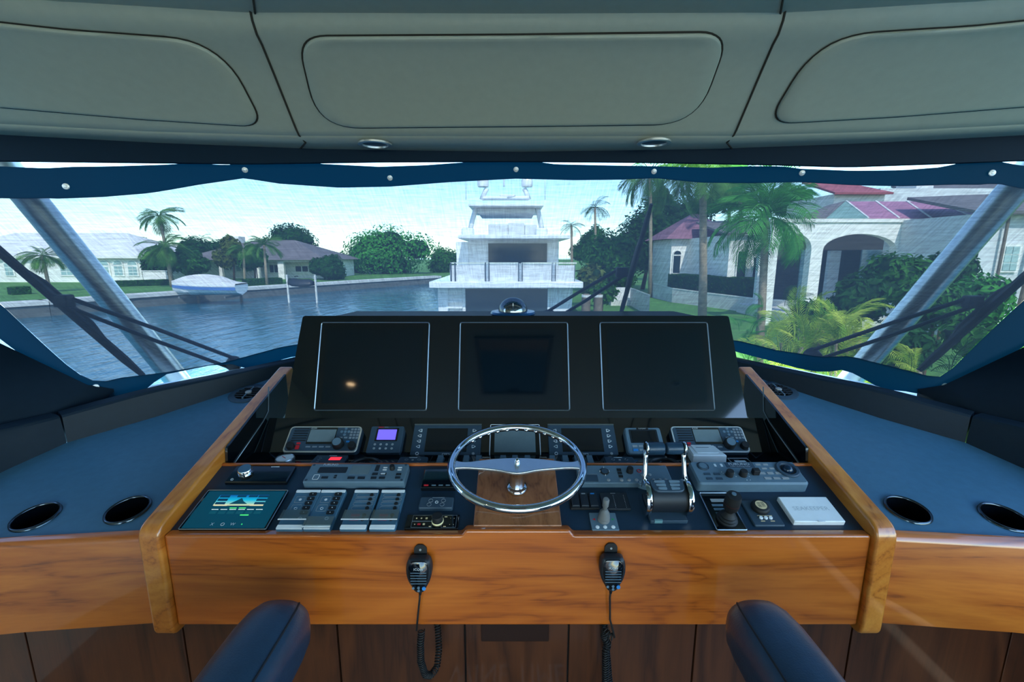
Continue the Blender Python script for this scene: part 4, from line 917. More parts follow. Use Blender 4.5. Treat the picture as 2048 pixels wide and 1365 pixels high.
# throttles
q0 = LOW.loc(1284, 1050, 0.0); q1 = LOW.loc(1392, 1050, 0.0); cx = (q0.x + q1.x)/2; w = q1.x - q0.x; cyy = LOW.loc(1338, 1030, 0.0).y + 0.028
th = thing('throttle_control', 'twin-lever chrome and black throttle head right of the wheel', 'throttle', LOW.at(cx, cyy, 0.0004))
MB().prism(rrect(-0.052, 0.052, -0.060, 0.045, 0.004, 3), 0, 0.012).build('base_plate', MT['plastic_mid'], th, bevel=0.002)
MB().prism(rrect(-0.040, -0.018, -0.0604, -0.055, 0.001, 2), 0.002, 0.0125).build('plate_label', mat('teal_label', lin(110,150,156), 0.4), th)
cyl = MB(); prof = [(-0.052, 0.036), (-0.050, 0.040), (0.050, 0.040), (0.052, 0.036)]
MB().lathe([(r, z) for z, r in prof], 40, T(0, -0.004, 0.044) @ RY(90)).build('drum', MT['plastic_dk'], th, smooth=40)
MB().lathe([(0.0415, -0.045), (0.0415, 0.045)], 40, T(0, -0.004, 0.044) @ RY(90)).build('drum_sleeve', MT['plastic'], th, smooth=40)
# key pad curved over the top of the drum
o = MB().prism(rpoly([(-0.044, -0.022), (0.044, -0.022), (0.048, 0.020), (-0.048, 0.020)], [0.02, 0.02, 0.008, 0.008], 4), 0, 0.006, T(0, -0.004, 0.084) @ RX(6), cham=0.002).build('key_pad', MT['plastic_mid'], th, smooth=40)
m = MB()
for s in (-1, 1):
    for k in range(3):
        m.prism(rpoly([(0.006, -0.0045), (0.036 - 0.003*k, -0.003), (0.036 - 0.003*k, 0.003), (0.006, 0.0045)] if s > 0 else [(-0.036 + 0.003*k, -0.003), (-0.006, -0.0045), (-0.006, 0.0045), (-0.036 + 0.003*k, 0.003)], 0.003, 3), 0.006, 0.008, T(0, -0.004, 0.084) @ RX(6) @ T(0, 0.011 - 0.0115*k, 0))
m.build('keys', mat('blue_grey_keys', lin(110,132,146), 0.45, var=0.05), o, smooth=40, kind='stuff')
for s in (-1, 1):
    MB().lathe([(0.049, -0.007), (0.051, 0.0), (0.049, 0.006), (0.032, 0.009), (0.012, 0.010), (0.0003, 0.0105)], 40, T(s*0.058, -0.004, 0.044) @ RY(90 * s)).build('end_disc', MT['chrome'], th, smooth=40)
    # lever: chrome arm from the end disc up and forward to a cylindrical grip
    g = T(s*0.058, -0.004, 0.044)
    lv = MB().tube([(s*0.060, 0.008, 0.070), (s*0.056, 0.030, 0.100), (s*0.054, 0.052, 0.140), (s*0.054, 0.060, 0.160)], [0.0085, 0.0065, 0.0065, 0.008], 10).build('lever', MT['chrome'], th, smooth=True)
    MB().lathe([(0.0140, -0.0235), (0.0165, -0.021), (0.0175, 0.0), (0.0165, 0.021), (0.0140, 0.0235)], 28, T(s*0.0265, 0.062, 0.164) @ RY(90)).build('grip', MT['leather'], lv, smooth=40)
    MB().lathe([(0.019, -0.003), (0.0205, 0.0), (0.019, 0.003), (0.012, 0.004)], 28, T(s*0.0535, 0.062, 0.164) @ RY(90 * s)).build('grip_cap', MT['chrome'], lv, smooth=40)
# radar keyboard
t, w, d = device(LOW, 'radar_keyboard', 'large slate radar keyboard with trackball beside the throttles', 'keyboard', 1398, 1621, 923, 968, 0.034); h = 0.034
MB().prism(rrect(-w/2, w/2, -d/2, d/2, 0.014, 5), 0.0, h, cham=0.005).build('body', MT['plastic_gr'], t, smooth=40); F = Face(t, w, d, h)
F.knob('power_button', 0.115, 0.76, 0.0155, 0.003, MT['plastic_mid'], cap=MT['plastic_gr']); F.ring('power_ring', 0.115, 0.76, 0.0175, MT['plastic_mid'], 0.001)
F.pad('brand_plate', 0.335, 0.60, 0.70, 0.93, MT['plastic_mid'], 0.0006, 0.001); F.text('FURUNO', 0.465, 0.845, 0.0135, MT['print'], 1.2, dz=0.001); F.text('Color Scanning Sonar', 0.465, 0.745, 0.0065, MT['print'], 1.1, dz=0.001)
F.keys('dark_keys', [(0.09, 0.145, 0.36, 0.45), (0.18, 0.235, 0.36, 0.45), (0.09, 0.145, 0.16, 0.25), (0.18, 0.235, 0.16, 0.25)], MT['plastic_mid'], 0.0015)
F.keys('arrow_keys', [(0.225, 0.245, 0.74, 0.86), (0.285, 0.305, 0.74, 0.86)], MT['print'], 0.001)
F.keys('grey_keys', [(0.62 + 0.07*k, 0.665 + 0.07*k, 0.80, 0.87) for k in range(2)] + [(0.655 + 0.07*k, 0.70 + 0.07*k, 0.62, 0.69) for k in range(2)] + [(0.60 + 0.075*k, 0.655 + 0.075*k, 0.40, 0.49) for k in range(3)] + [(0.62 + 0.08*k, 0.68 + 0.08*k, 0.18, 0.27) for k in range(3)], MT['grey_light'], 0.0012)
F.knob('gain_knob', 0.315, 0.36, 0.0115, 0.018, MT['plastic_dk']); F.knob('range_knob', 0.44, 0.36, 0.0115, 0.018, MT['plastic_dk'])
x, y = F.xy(0.56, 0.42); MB().box(x-0.010, x+0.010, y-0.008, y+0.008, h, h+0.018).build('mode_knob', MT['plastic_dk'], t, bevel=0.002)
F.dots('legend_dots', [(0.37, 0.30), (0.49, 0.30), (0.50, 0.42), (0.37, 0.45), (0.26, 0.5), (0.27, 0.44), (0.45, 0.15), (0.48, 0.15)], 0.0014, MT['print'], 0.0004)
x, y = F.xy(0.885, 0.60); MB().lathe([(0.034, 0), (0.034, 0.0035), (0.031, 0.006), (0.024, 0.005), (0.021, 0.001)], 36, T(x, y, h), cap=False).build('trackball_ring', MT['plastic_mid'], t, smooth=40)
MB().lathe([(0.0245, 0.0008), (0.0003, 0.0008)], 28, T(x, y, h), cap=False).build('trackball_well', MT['plastic_dk'], t)
MB().lathe([(0.0165*math.cos(a), 0.0165*math.sin(a)) for a in [math.pi/2*k/8 for k in range(9)]][:-1] + [(0.0002, 0.0165)], 24, T(x, y, h), cap=False).build('trackball', mat('gloss_blue_black_ball', lin(16,40,62), 0.1, var=0.03), t, smooth=True)
# big joystick
t, w, d = device(LOW, 'docking_joystick', 'black docking joystick on a glossy silver-edged plate', 'joystick', 1434, 1494, 987, 1061, 0.006); h = 0.006
body(t, w, d, h, MT['gloss'], 0.002, 0.0005, 'plate'); F = Face(t, w, d, h); F.frame('edge_frame', 0, 1, 0, 1, MT['silver'], 0.0018, 0.003)
F.pad('label_window', 0.28, 0.95, 0.74, 0.83, MT['grey_light'], 0.0005, 0.0005); F.keys('legend_bars', [(0.24, 0.9, 0.62 - 0.11*k, 0.68 - 0.11*k) for k in range(3)], MT['plastic_gr'], 0.0005)
x, y = F.xy(0.50, 0.26)
MB().lathe([(0.027, 0), (0.028, 0.005), (0.024, 0.008), (0.025, 0.012), (0.020, 0.016), (0.0205, 0.020), (0.014, 0.026), (0.011, 0.034)], 28, T(x, y, h)).build('boot', MT['plastic_dk'], t, smooth=50)
o = MB().lathe([(0.011, 0.034), (0.012, 0.042), (0.019, 0.047), (0.0205, 0.055), (0.0205, 0.082), (0.0195, 0.085), (0.0195, 0.087), (0.0185, 0.093), (0.0003, 0.095)], 28, T(x, y, h)).build('grip', MT['plastic_dk'], t, smooth=40)
MB().lathe([(0.0210, 0.064), (0.0210, 0.066)], 28, T(x, y, h), cap=False).build('grip_band', mat('dark_red_band', lin(70,26,24), 0.5), o, smooth=True)
MB().lathe([(0.006, 0.094), (0.006, 0.097), (0.0003, 0.0975)], 16, T(x, y + 0.003, h)).build('top_button', MT['plastic_gr'], o, smooth=40)
# square panel with gilt dial
t, w, d = device(LOW, 'dial_panel', 'black square panel with gilt-faced rotary dial and three white buttons', 'control panel', 1510, 1571, 1001, 1052, 0.006); h = 0.006
body(t, w, d, h, MT['plastic_mid'], 0.005, 0.002); F = Face(t, w, d, h); x, y = F.xy(0.5, 0.66)
o = MB().lathe([(0.024, 0), (0.025, 0.006), (0.023, 0.012), (0.020, 0.014)], 28, T(x, y, h)).build('dial', MT['plastic_dk'], t, smooth=40)
MB().lathe([(0.0155, 0.014), (0.0155, 0.0146), (0.0003, 0.0147)], 24, T(x, y, h)).build('dial_face', MT['gold'], o)
m = MB()
for k in range(4): m.box(x - 0.010, x - 0.001, y - 0.008 + k*0.0045, y - 0.0065 + k*0.0045, h + 0.0147, h + 0.0151).box(x + 0.001, x + 0.010, y - 0.006 + k*0.0045, y - 0.0045 + k*0.0045, h + 0.0147, h + 0.0151)
m.build('dial_print', MT['plastic_dk'], o, kind='stuff')
for k in range(3): F.knob('white_button', 0.34 + 0.16*k, 0.28, 0.005, 0.004, MT['white_pl'])
F.keys('gilt_legends', [(0.28, 0.42, 0.15, 0.18), (0.60, 0.74, 0.15, 0.18), (0.26, 0.76, 0.36, 0.385)], MT['gold'], 0.0004)
# white lidded box
t, w, d = device(LOW, 'white_box', 'flat white plastic cover box with embossed name at the lower right', 'box', 1589, 1692, 994, 1044, 0.014); h = 0.014
body(t, w, d, h, MT['white_pl'], 0.003, 0.002); F = Face(t, w, d, h)
F.pad('lid_tab', 0.46, 0.60, -0.02, 0.03, MT['white_pl'], 0.0015, 0.001); F.text('SEAKEEPER', 0.5, 0.50, 0.019, mat('embossed_white', lin(196,202,206), 0.5, var=0.02), 1.1, dz=0.0004)
# --- compass on the dash top
q = on_y(1026, 625, 1.965)
cp = thing('compass', 'domed compass standing on the dash above the middle monitor', 'compass', T(q.x, 1.965, 1.4785))
MB().lathe([(0.085, 0), (0.092, 0.004), (0.098, 0.014), (0.094, 0.022), (0.066, 0.024)], 40).build('base', mat('navy_compass_base', lin(30,84,130), 0.25, 0.4, var=0.04), cp, smooth=40)
MB().lathe([(0.063*math.cos(a), 0.024 + 0.058*math.sin(a)) for a in [math.pi/2*k/10 for k in range(10)]] + [(0.0003, 0.082)], 36, cap=False).build('dome', clearmat('compass_dome_glass', (0.16, 0.28, 0.38, 1), 0.22, 0.02), cp, smooth=True)
cd2 = MB().lathe([(0.052, 0.024), (0.052, 0.034), (0.046, 0.040), (0.0003, 0.040)], 36).build('card', MT['plastic_dk'], cp, smooth=40)
m = MB()
for k in range(24):
    a = 2*math.pi*k/24; m.box(-0.0008, 0.0008, 0.047, 0.052, 0.035, 0.039, RZ(k*15))
m.build('degree_marks', MT['print'], cd2, kind='stuff')
MB().box(-0.0015, 0.0015, -0.056, -0.053, 0.026, 0.062).build('lubber_line', MT['print'], cp)
# --- hand microphones
def mic(px, py, label, coil):
    q = on_y(px, py, 1.085); t = thing('hand_microphone', label, 'microphone', T(q.x, 1.096, q.z), 'hand microphones on the fascia')
    br = MB().prism(rpoly([(-0.017, -0.01), (0.017, -0.01), (0.017, 0.018), (0.008, 0.028), (-0.008, 0.028), (-0.017, 0.018)], 0.004, 3), 0.0, 0.004, RX(90)).build('hanger', MT['plastic_dk'], t)
    MB().lathe([(0.003, 0), (0.003, 0.002)], 10, T(0, -0.004, 0.014) @ RX(90)).build('hanger_screw', MT['steel_lt'], br)
    # body: rounded shield outline, front towards the camera, hanging off the hanger
    sh_ = rpoly([(-0.028, 0.004), (-0.034, -0.020), (-0.032, -0.052), (-0.010, -0.092), (0.010, -0.092), (0.032, -0.052), (0.034, -0.020), (0.028, 0.004)], [0.012, 0.02, 0.03, 0.012, 0.012, 0.03, 0.02, 0.012], 4)
    Mm = T(0, -0.010, 0) @ RX(90) @ RX(-4)
    b = MB().prism(sh_, 0.0, 0.026, Mm, cham=0.006).build('body', MT['plastic'], t, smooth=45)
    MB().prism([(x*0.80, y*0.86 - 0.003) for x, y in sh_], 0.026, 0.0275, Mm, cham=0.001).build('front_cover', MT['gloss'], t, smooth=45)
    for k in range(5): MB().prism(rrect(-0.021, 0.021, -0.030 - 0.0075*k - 0.0018, -0.030 - 0.0075*k, 0.0008, 2), 0.0275, 0.0283, Mm).build('grille_slot', MT['plastic_gr'], t)
    lettering('ICOM', 0.0095, MT['print'], t, Mm @ T(0.0, -0.021, 0.0285))
    for x, y, c in ((0.014, -0.074, MT['blue_key']), (0.0, -0.072, MT['plastic_gr']), (0.0, -0.080, MT['plastic_gr']), (-0.014, -0.073, MT['plastic_gr'])):
        MB().prism(circ(0.0052 if x > 0 else 0.0035, 12, x, y), 0.0275, 0.0295, Mm).build('key', c, t)
    # cord
    q0 = Vector((0, -0.024, -0.090))
    if coil == 0:
        ends = [on_y(px - 5, 1240, 1.08), on_y(px - 7, 1262, 1.08)]
        path = [q0 + Vector((0, 0, 0.006)), q0 + Vector((-0.003, 0, -0.03)), Vector(ends[0]) - Vector((q.x, 1.096, q.z)), Vector(ends[1]) - Vector((q.x, 1.096, q.z))]
        MB().tube([q0 + Vector((0,0,0.004)), q0 + Vector((-0.001,0,-0.016))], [0.006, 0.0035], 10).build('strain_relief', MT['plastic_dk'], t, smooth=True)
        MB().tube(path, 0.0026, 8).build('straight_cord', MT['plastic_dk'], t, smooth=True)
        axis = [on_y(a, b, y) - Vector((q.x, 1.096, q.z)) for a, b, y in ((843, 1262, 1.08), (841, 1290, 1.08), (842, 1325, 1.085), (850, 1350, 1.10), (862, 1352, 1.12), (874, 1335, 1.15), (878, 1300, 1.17), (876, 1262, 1.19), (873, 1236, 1.20), (872, 1225, 1.205))]
    else:
        ends = [on_y(px - 3, 1240, 1.08), on_y(px + 3, 1262, 1.075), on_y(px + 6, 1276, 1.075)]
        path = [q0 + Vector((0, 0, 0.006)), q0 + Vector((-0.002, 0, -0.03))] + [Vector(e) - Vector((q.x, 1.096, q.z)) for e in ends]
        MB().tube([q0 + Vector((0,0,0.004)), q0 + Vector((-0.001,0,-0.016))], [0.006, 0.0035], 10).build('strain_relief', MT['plastic_dk'], t, smooth=True)
        MB().tube(path, 0.0026, 8).build('straight_cord', MT['plastic_dk'], t, smooth=True)
        axis = [on_y(a, b, y) - Vector((q.x, 1.096, q.z)) for a, b, y in ((1226, 1276, 1.075), (1216, 1270, 1.08), (1210, 1258, 1.09), (1208, 1275, 1.10), (1217, 1290, 1.10), (1211, 1300, 1.10), (1211, 1330, 1.10), (1211, 1365, 1.10), (1212, 1420, 1.10), (1216, 1440, 1.13), (1222, 1400, 1.18), (1210, 1260, 1.205), (1206, 1228, 1.208))]
    # helix about the axis
    dense = []
    for a, b in zip(axis, axis[1:]):
        m_ = max(2, int((b - a).length / 0.0011)); dense += [a.lerp(b, k / m_) for k in range(m_)]
    for _ in range(3):
        dense = [dense[0]] + [(dense[i-1] + dense[i] + dense[i+1]) / 3 for i in range(1, len(dense) - 1)] + [dense[-1]]
    hel = []; up = Vector((0, 1, 0)); ph = 0.0
    for i, c in enumerate(dense):
        tg = (dense[min(i+1, len(dense)-1)] - dense[max(i-1, 0)]).normalized(); e1 = (up - tg * up.dot(tg)).normalized(); e2 = tg.cross(e1); up = e1
        ph += 2 * math.pi / 7.0; hel.append(c + (e1 * math.cos(ph) + e2 * math.sin(ph)) * 0.0088)
    MB().tube(hel, 0.0020, 5).build('coiled_cord', MT['plastic_dk'], t, smooth=True)
mic(840, 1113, 'black hand microphone hanging left of centre on the wood fascia', 0)
mic(1223, 1110, 'black hand microphone hanging right of centre on the wood fascia', 1)
# --- helm chairs: only the inner armrests reach into view
def chair(s, label):
    x0 = s * 0.572
    t = thing('helm_chair', label, 'chair', T(s * 0.86, 0.35, 0), 'pair of helm chairs')
    O = Vector((s * 0.86, 0.35, 0))
    def arm(xc, ytip, name, lift=0.0):
        m = MB(); rows = []
        # rounded-box section swept along y, tapering to a round nose
        for y, k in ((0.28, 1.0), (0.45, 1.0), (0.65, 1.0), (0.80, 1.0), (0.88, 0.98), (0.925, 0.92), (0.952, 0.80), (0.968, 0.60), (0.975, 0.35), (0.977, 0.02)):
            yy = y + (ytip - 0.977); hw, hh = 0.083 * k, 0.066 * (k ** 0.8)
            rows.append([(xc + hw*c[0] - O.x, yy - O.y, 0.872 + lift + hh*c[1] - 0.012 * (1 - k)) for c in rpoly([(-1,-1),(1,-1),(1,1),(-1,1)], [0.6, 0.6, 0.98, 0.98], 8)])
        n0 = len(rows[0]); m.grid(rows, True); m.f.append(tuple(range(n0)))
        a = m.build(name, MT['leather'], t, smooth=True)
        sx = -s
        pts = [(xc + sx*0.0560*k - O.x, y + (ytip - 0.977) - O.y, 0.872 + lift + 0.0555*(k**0.8) - 0.012*(1-k)) for y, k in ((0.30, 1.0), (0.5, 1.0), (0.7, 1.0), (0.80, 1.0), (0.88, 0.98), (0.925, 0.92), (0.952, 0.80))]
        MB().tube(pts, 0.0022, 6).build('piped_seam', MT['stitch'], a, smooth=True)
        return a
    arm(x0, 0.985, 'armrest')
    MB().prism(rrect(-0.24, 0.24, -0.22, 0.28, 0.06, 5), 0.56, 0.66, cham=0.03).build('seat', MT['leather'], t, smooth=40)
    MB().prism(rrect(-0.25, 0.25, 0.60, 1.28, 0.10, 5), 0.24, 0.34, RX(90), cham=0.03).build('backrest', MT['leather'], t, smooth=40)
    MB().tube([(-s*0.28, -0.24, 0.62), (-s*0.29, -0.1, 0.80), (x0 - O.x, -0.05, 0.84)], 0.016, 10).build('arm_bracket', MT['plastic_dk'], t, smooth=True)
    MB().lathe([(0.20, 0.0), (0.20, 0.015), (0.06, 0.03), (0.055, 0.55)], 28).build('pedestal', MT['plastic_dk'], t, smooth=40)
chair(-1, 'navy leather helm chair with rounded armrest at lower left')
chair(1, 'navy leather helm chair with rounded armrest at lower right')
# --- door mat on the floor, its lettering mirrored in the dark planks
t = thing('floor_mat', 'dark floor mat with pale lettering under the helm', 'mat', T(0, 0.86, 0.0005))
MB().prism(rrect(-0.36, 0.36, -0.20, 0.20, 0.02, 4), 0, 0.012).build('pile', mat('dark_mat_pile', lin(40,34,30), 0.95, var=0.2, bump=0.6, bscale=300), t)
lettering('WINE TIME', 0.135, mat('cream_mat_lettering', lin(226,216,200), 0.9, var=0.05), t, T(-0.035, -0.030, 0.0125), sx=0.72)
# ------------------------------------------------------------------ outside: water, land, plants, houses, yacht
ZW, ZG, ZT = -3.3, -2.1, -0.5
def leafmat(name, c1, c2, trans=0.35):
    m, nt, b = newmat(name); nt.nodes.remove(b); out = nt.nodes['Material Output']
    mp = coords(nt); nz = node(nt, 'ShaderNodeTexNoise'); nz.inputs['Scale'].default_value = 2.3; nz.inputs['Detail'].default_value = 5
    nt.links.new(mp.outputs[0], nz.inputs['Vector']); rp = ramp(nt, nz.outputs['Fac'], [(0.35, c1), (0.65, c2)])
    df = node(nt, 'ShaderNodeBsdfPrincipled'); df.inputs['Roughness'].default_value = 0.8; df.inputs['Specular IOR Level'].default_value = 0.2; nt.links.new(rp.outputs[0], df.inputs['Base Color'])
    tl = node(nt, 'ShaderNodeBsdfTranslucent'); nt.links.new(rp.outputs[0], tl.inputs['Color'])
    mx = node(nt, 'ShaderNodeMixShader'); mx.inputs['Fac'].default_value = trans
    nt.links.new(df.outputs[0], mx.inputs[1]); nt.links.new(tl.outputs[0], mx.inputs[2]); nt.links.new(mx.outputs[0], out.inputs['Surface']); return m
LM = {'dark': leafmat('dark_leaves', lin(20,62,24), lin(44,98,40)), 'mid': leafmat('mid_leaves', lin(30,84,26), lin(72,132,52)), 'bright': leafmat('bright_leaves', lin(40,120,40), lin(86,164,66)),
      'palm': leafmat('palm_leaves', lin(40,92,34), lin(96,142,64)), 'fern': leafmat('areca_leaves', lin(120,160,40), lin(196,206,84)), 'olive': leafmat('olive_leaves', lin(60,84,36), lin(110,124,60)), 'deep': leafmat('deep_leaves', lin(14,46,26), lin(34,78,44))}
MX = {'trunk': mat('grey_palm_trunk', lin(150,134,112), 0.9, var=0.25, scale=6), 'bark': mat('brown_bark', lin(86,66,48), 0.9, var=0.25, scale=5), 'stucco': mat('white_stucco', lin(236,232,222), 0.85, var=0.03, scale=3),
      'stucco2': mat('pale_grey_stucco', lin(206,208,206), 0.85, var=0.04, scale=3), 'roofw': mat('white_tile_roof', lin(226,222,216), 0.7, var=0.06, scale=2), 'darkglass': mat('dark_house_glass', lin(34,48,56), 0.1, var=0.1, scale=1),
      'paleglass': mat('pale_house_glass', lin(150,180,178), 0.15, var=0.1, scale=1), 'concrete': mat('pale_concrete', lin(206,204,196), 0.85, var=0.08, scale=2), 'seawall': mat('weathered_seawall', lin(96,100,98), 0.9, var=0.2, scale=1.5),
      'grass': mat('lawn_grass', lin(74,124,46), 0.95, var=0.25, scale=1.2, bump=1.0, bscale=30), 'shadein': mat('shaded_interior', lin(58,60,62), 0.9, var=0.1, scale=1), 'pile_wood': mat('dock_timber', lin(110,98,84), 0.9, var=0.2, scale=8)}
def rowroof(name, c, s, freq):
    m, nt, b = newmat(name); mp = coords(nt, (1, 1, 1)); wv = node(nt, 'ShaderNodeTexWave'); wv.bands_direction = 'Z'; wv.inputs['Scale'].default_value = freq; wv.inputs['Distortion'].default_value = 0.6; wv.inputs['Detail'].default_value = 2
    nt.links.new(mp.outputs[0], wv.inputs['Vector']); rp = ramp(nt, wv.outputs['Fac'], [(0.2, tuple(x*0.55 for x in c[:3]) + (1,)), (0.6, c)]); nt.links.new(rp.outputs[0], b.inputs['Base Color']); b.inputs['Roughness'].default_value = 0.75; return m
MX['roofd'] = rowroof('brown_tile_roof', lin(120,112,112), 1, 2.6); MX['roofr'] = rowroof('red_tile_roof', lin(178,88,96), 1, 4.0); MX['roofp'] = rowroof('plum_tile_roof', lin(150,104,122), 1, 4.0)
def watermat():
    m, nt, b = newmat('canal_water'); b.inputs['Base Color'].default_value = lin(26,96,116); b.inputs['Roughness'].default_value = 0.12
    mp = coords(nt, (1.0, 0.35, 1.0)); n1 = node(nt, 'ShaderNodeTexNoise'); n1.inputs['Scale'].default_value = 1.6; n1.inputs['Detail'].default_value = 5; nt.links.new(mp.outputs[0], n1.inputs['Vector'])
    bp = node(nt, 'ShaderNodeBump'); bp.inputs['Strength'].default_value = 0.55; bp.inputs['Distance'].default_value = 0.25; nt.links.new(n1.outputs['Fac'], bp.inputs['Height']); nt.links.new(bp.outputs[0], b.inputs['Normal']); return m
def flat(name, poly, z, mt, thick, label, cat=None, kind='structure'):
    if sum(p[0]*q[1]-q[0]*p[1] for p, q in zip(poly, poly[1:]+poly[:1])) < 0: poly = poly[::-1]
    return tag(MB().prism(poly, z - thick, z).build(name, mt), label, cat, kind=kind)
tag(MB().add([(-500, -60, ZW), (500, -60, ZW), (500, 800, ZW), (-500, 800, ZW)], [(0,1,2,3)]).build('water', watermat()), 'rippled blue green canal water', 'water', kind='stuff')
W_ = lambda px, py: on_z(px, py, ZW)
bankL = [W_(-260, 660), W_(100, 632), W_(267, 616), W_(480, 598), W_(700, 580), W_(880, 566)]
polyL = [(p.x, p.y) for p in bankL] + [(40, 130), (60, 420), (-400, 420), (-400, 20)]
flat('ground_left_bank', polyL, ZG, MX['grass'], 2.0, 'grassy land of the left canal bank')
# seawall with pale cap along the left bank
sw = thing('seawall', 'grey seawall with pale cap along the left bank', 'wall', T(0, 0, 0))
for a, b in zip(bankL, bankL[1:]):
    d = (b - a).to_2d().normalized(); n = Vector((d.y, -d.x))
    def q(p, o, z): return (p.x + n.x*o, p.y + n.y*o, z)
    MB().add([q(a,0.25,ZW-1), q(b,0.25,ZW-1), q(b,0.25,ZG-0.25), q(a,0.25,ZG-0.25), q(a,-0.6,ZW-1), q(b,-0.6,ZW-1), q(b,-0.6,ZG-0.25), q(a,-0.6,ZG-0.25)], [(0,1,2,3),(3,2,6,7),(4,7,6,5),(0,3,7,4),(1,5,6,2)]).build('wall_face', MX['seawall'], sw)
    MB().add([q(a,0.4,ZG-0.25), q(b,0.4,ZG-0.25), q(b,0.4,ZG+0.08), q(a,0.4,ZG+0.08), q(a,-1.8,ZG-0.25), q(b,-1.8,ZG-0.25), q(b,-1.8,ZG+0.08), q(a,-1.8,ZG+0.08)], [(0,1,2,3),(3,2,6,7),(4,7,6,5),(0,3,7,4),(1,5,6,2)]).build('cap', MX['concrete'], sw)
flat('ground_right_bank', [(4.6, 2.0), (4.6, 58), (12, 130), (300, 130), (300, 2.0)], ZG, MX['grass'], 2.0, 'lawn of the right bank beside the moored yacht')
flat('ground_far_bank', [(-60, 118), (120, 118), (120, 300), (-60, 300)], ZG + 0.02, MX['grass'], 1.0, 'far end of the canal behind the yacht')
# ---- foliage
def blob_leaves(blobs, n, size, rng, cent=Vector((0, 0, 0))):
    m = MB(); vol = [r[3]*r[4]*r[5] for r in blobs]; tot = sum(vol)
    for i in range(n):
        k = rng.uniform(0, tot)
        for b, v in zip(blobs, vol):
            k -= v
            if k <= 0: break
        while True:
            d = Vector((rng.uniform(-1,1), rng.uniform(-1,1), rng.uniform(-1,1)))
            if 0.25 < d.length < 1: break
        d = d.normalized() * rng.uniform(0.5, 1.08)
        p = Vector((b[0] + d.x*b[3], b[1] + d.y*b[4], b[2] + d.z*b[5]))
        s = size * rng.uniform(0.6, 1.3); nrm = (d.normalized() + Vector((rng.uniform(-.7,.7), rng.uniform(-.7,.7), rng.uniform(-.3,.8)))).normalized()
        e1 = nrm.cross(Vector((rng.uniform(-1,1), rng.uniform(-1,1), rng.uniform(-1,1)))).normalized(); e2 = nrm.cross(e1)
        m.add([p - e1*s, p - e2*s*0.45 + nrm*s*0.1, p + e1*s, p + e2*s*0.45 + nrm*s*0.1], [(0,1,2,3)])
    return m
def tree(px, py, rx, ry, Y, mt, label, n=5000, size=0.36, base_z=ZG, name='broadleaf_tree', nb=10, seed=1, group=None, flat_=0.8):
    rng = random.Random(seed); c = on_y(px, py, Y); R_ = rx / FPX * Y; H = ry / FPX * Y
    t = thing(name, label, 'tree', T(c.x, c.y, base_z), group); cz = c.z - base_z
    blobs = []
    for k in range(nb):
        a = rng.uniform(0, 6.28); q = rng.uniform(0.1, 0.62) if k else 0
        blobs.append((R_*q*math.cos(a), R_*q*math.sin(a)*0.6, cz + H*rng.uniform(-0.5, 0.42)*(1 if k else 0), R_*rng.uniform(0.32, 0.55), R_*rng.uniform(0.3, 0.5), H*rng.uniform(0.36, 0.6)))
    m = blob_leaves(blobs, n, size, rng); m.build('crown', LM[mt], t, kind='stuff')
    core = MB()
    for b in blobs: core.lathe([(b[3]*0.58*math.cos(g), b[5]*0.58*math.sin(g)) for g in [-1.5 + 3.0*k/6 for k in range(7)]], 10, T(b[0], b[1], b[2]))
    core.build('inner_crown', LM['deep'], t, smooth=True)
    MB().tube([(0, 0, -0.1), (0.1*R_, 0, max(0.3, cz - H*0.6)), (0.0, 0, max(0.5, cz))], [R_*0.07, R_*0.05, R_*0.03], 8).build('trunk', MX['bark'], t, smooth=True)
    return t
def frond_mesh(name, L, droop, nleaf, ll, mt, wid=0.07, vee=0.35, rise=0.5):
    m = MB(); pts = []
    for k in range(9):
        s = k / 8.0; pts.append(Vector((L*s*(1 - 0.15*s*droop), 0, L*(rise*s - (rise*0.5 + droop*0.5)*s*s))))
    m.tube(pts, [L*0.010*(1 - 0.8*k/8) + 0.004 for k in range(9)], 4)
    def at(s):
        f = s * 8; i = min(int(f), 7); return pts[i].lerp(pts[i+1], f - i), (pts[i+1] - pts[i]).normalized()
    for k in range(nleaf):
        s = 0.14 + 0.86 * k / (nleaf - 1); p, tg = at(s); l = ll * (0.55 + 0.9*math.sin(math.pi*min(1, s*0.9 + 0.06))) * (1 if s < 0.9 else 0.6)
        for sd in (-1, 1):
            d = (tg * 0.75 + Vector((0, sd, 0)) * 0.8 + Vector((0, 0, vee - 0.5*droop))).normalized()
            e = p + d * l + Vector((0, 0, -l*0.22*(0.5 + droop))); md = p + d * l * 0.5; w = wid * L * 0.35
            m.add([p, md + tg*w*0.5, e, md - tg*w*0.5], [(0,1,2,3)])
    return m.mesh(name, mt)
FR = {'coco': [frond_mesh('frond', 1.0, dr, 34, 0.30, LM['palm'], rise=rs) for dr, rs in ((0.7, 0.5), (1.1, 0.35), (0.4, 0.7))],
      'bushy': [frond_mesh('frond', 1.0, dr, 26, 0.30, LM['bright'], rise=rs, wid=0.075) for dr, rs in ((0.8, 0.6), (1.2, 0.4), (0.5, 0.9))],
      'areca': [frond_mesh('frond', 1.0, dr, 24, 0.24, LM['fern'], rise=rs, wid=0.07) for dr, rs in ((0.6, 1.1), (0.9, 0.8), (0.35, 1.4))],
      'darkf': [frond_mesh('frond', 1.0, dr, 18, 0.28, LM['dark'], rise=rs, wid=0.07) for dr, rs in ((0.7, 0.5), (1.1, 0.35), (0.4, 0.7))]}
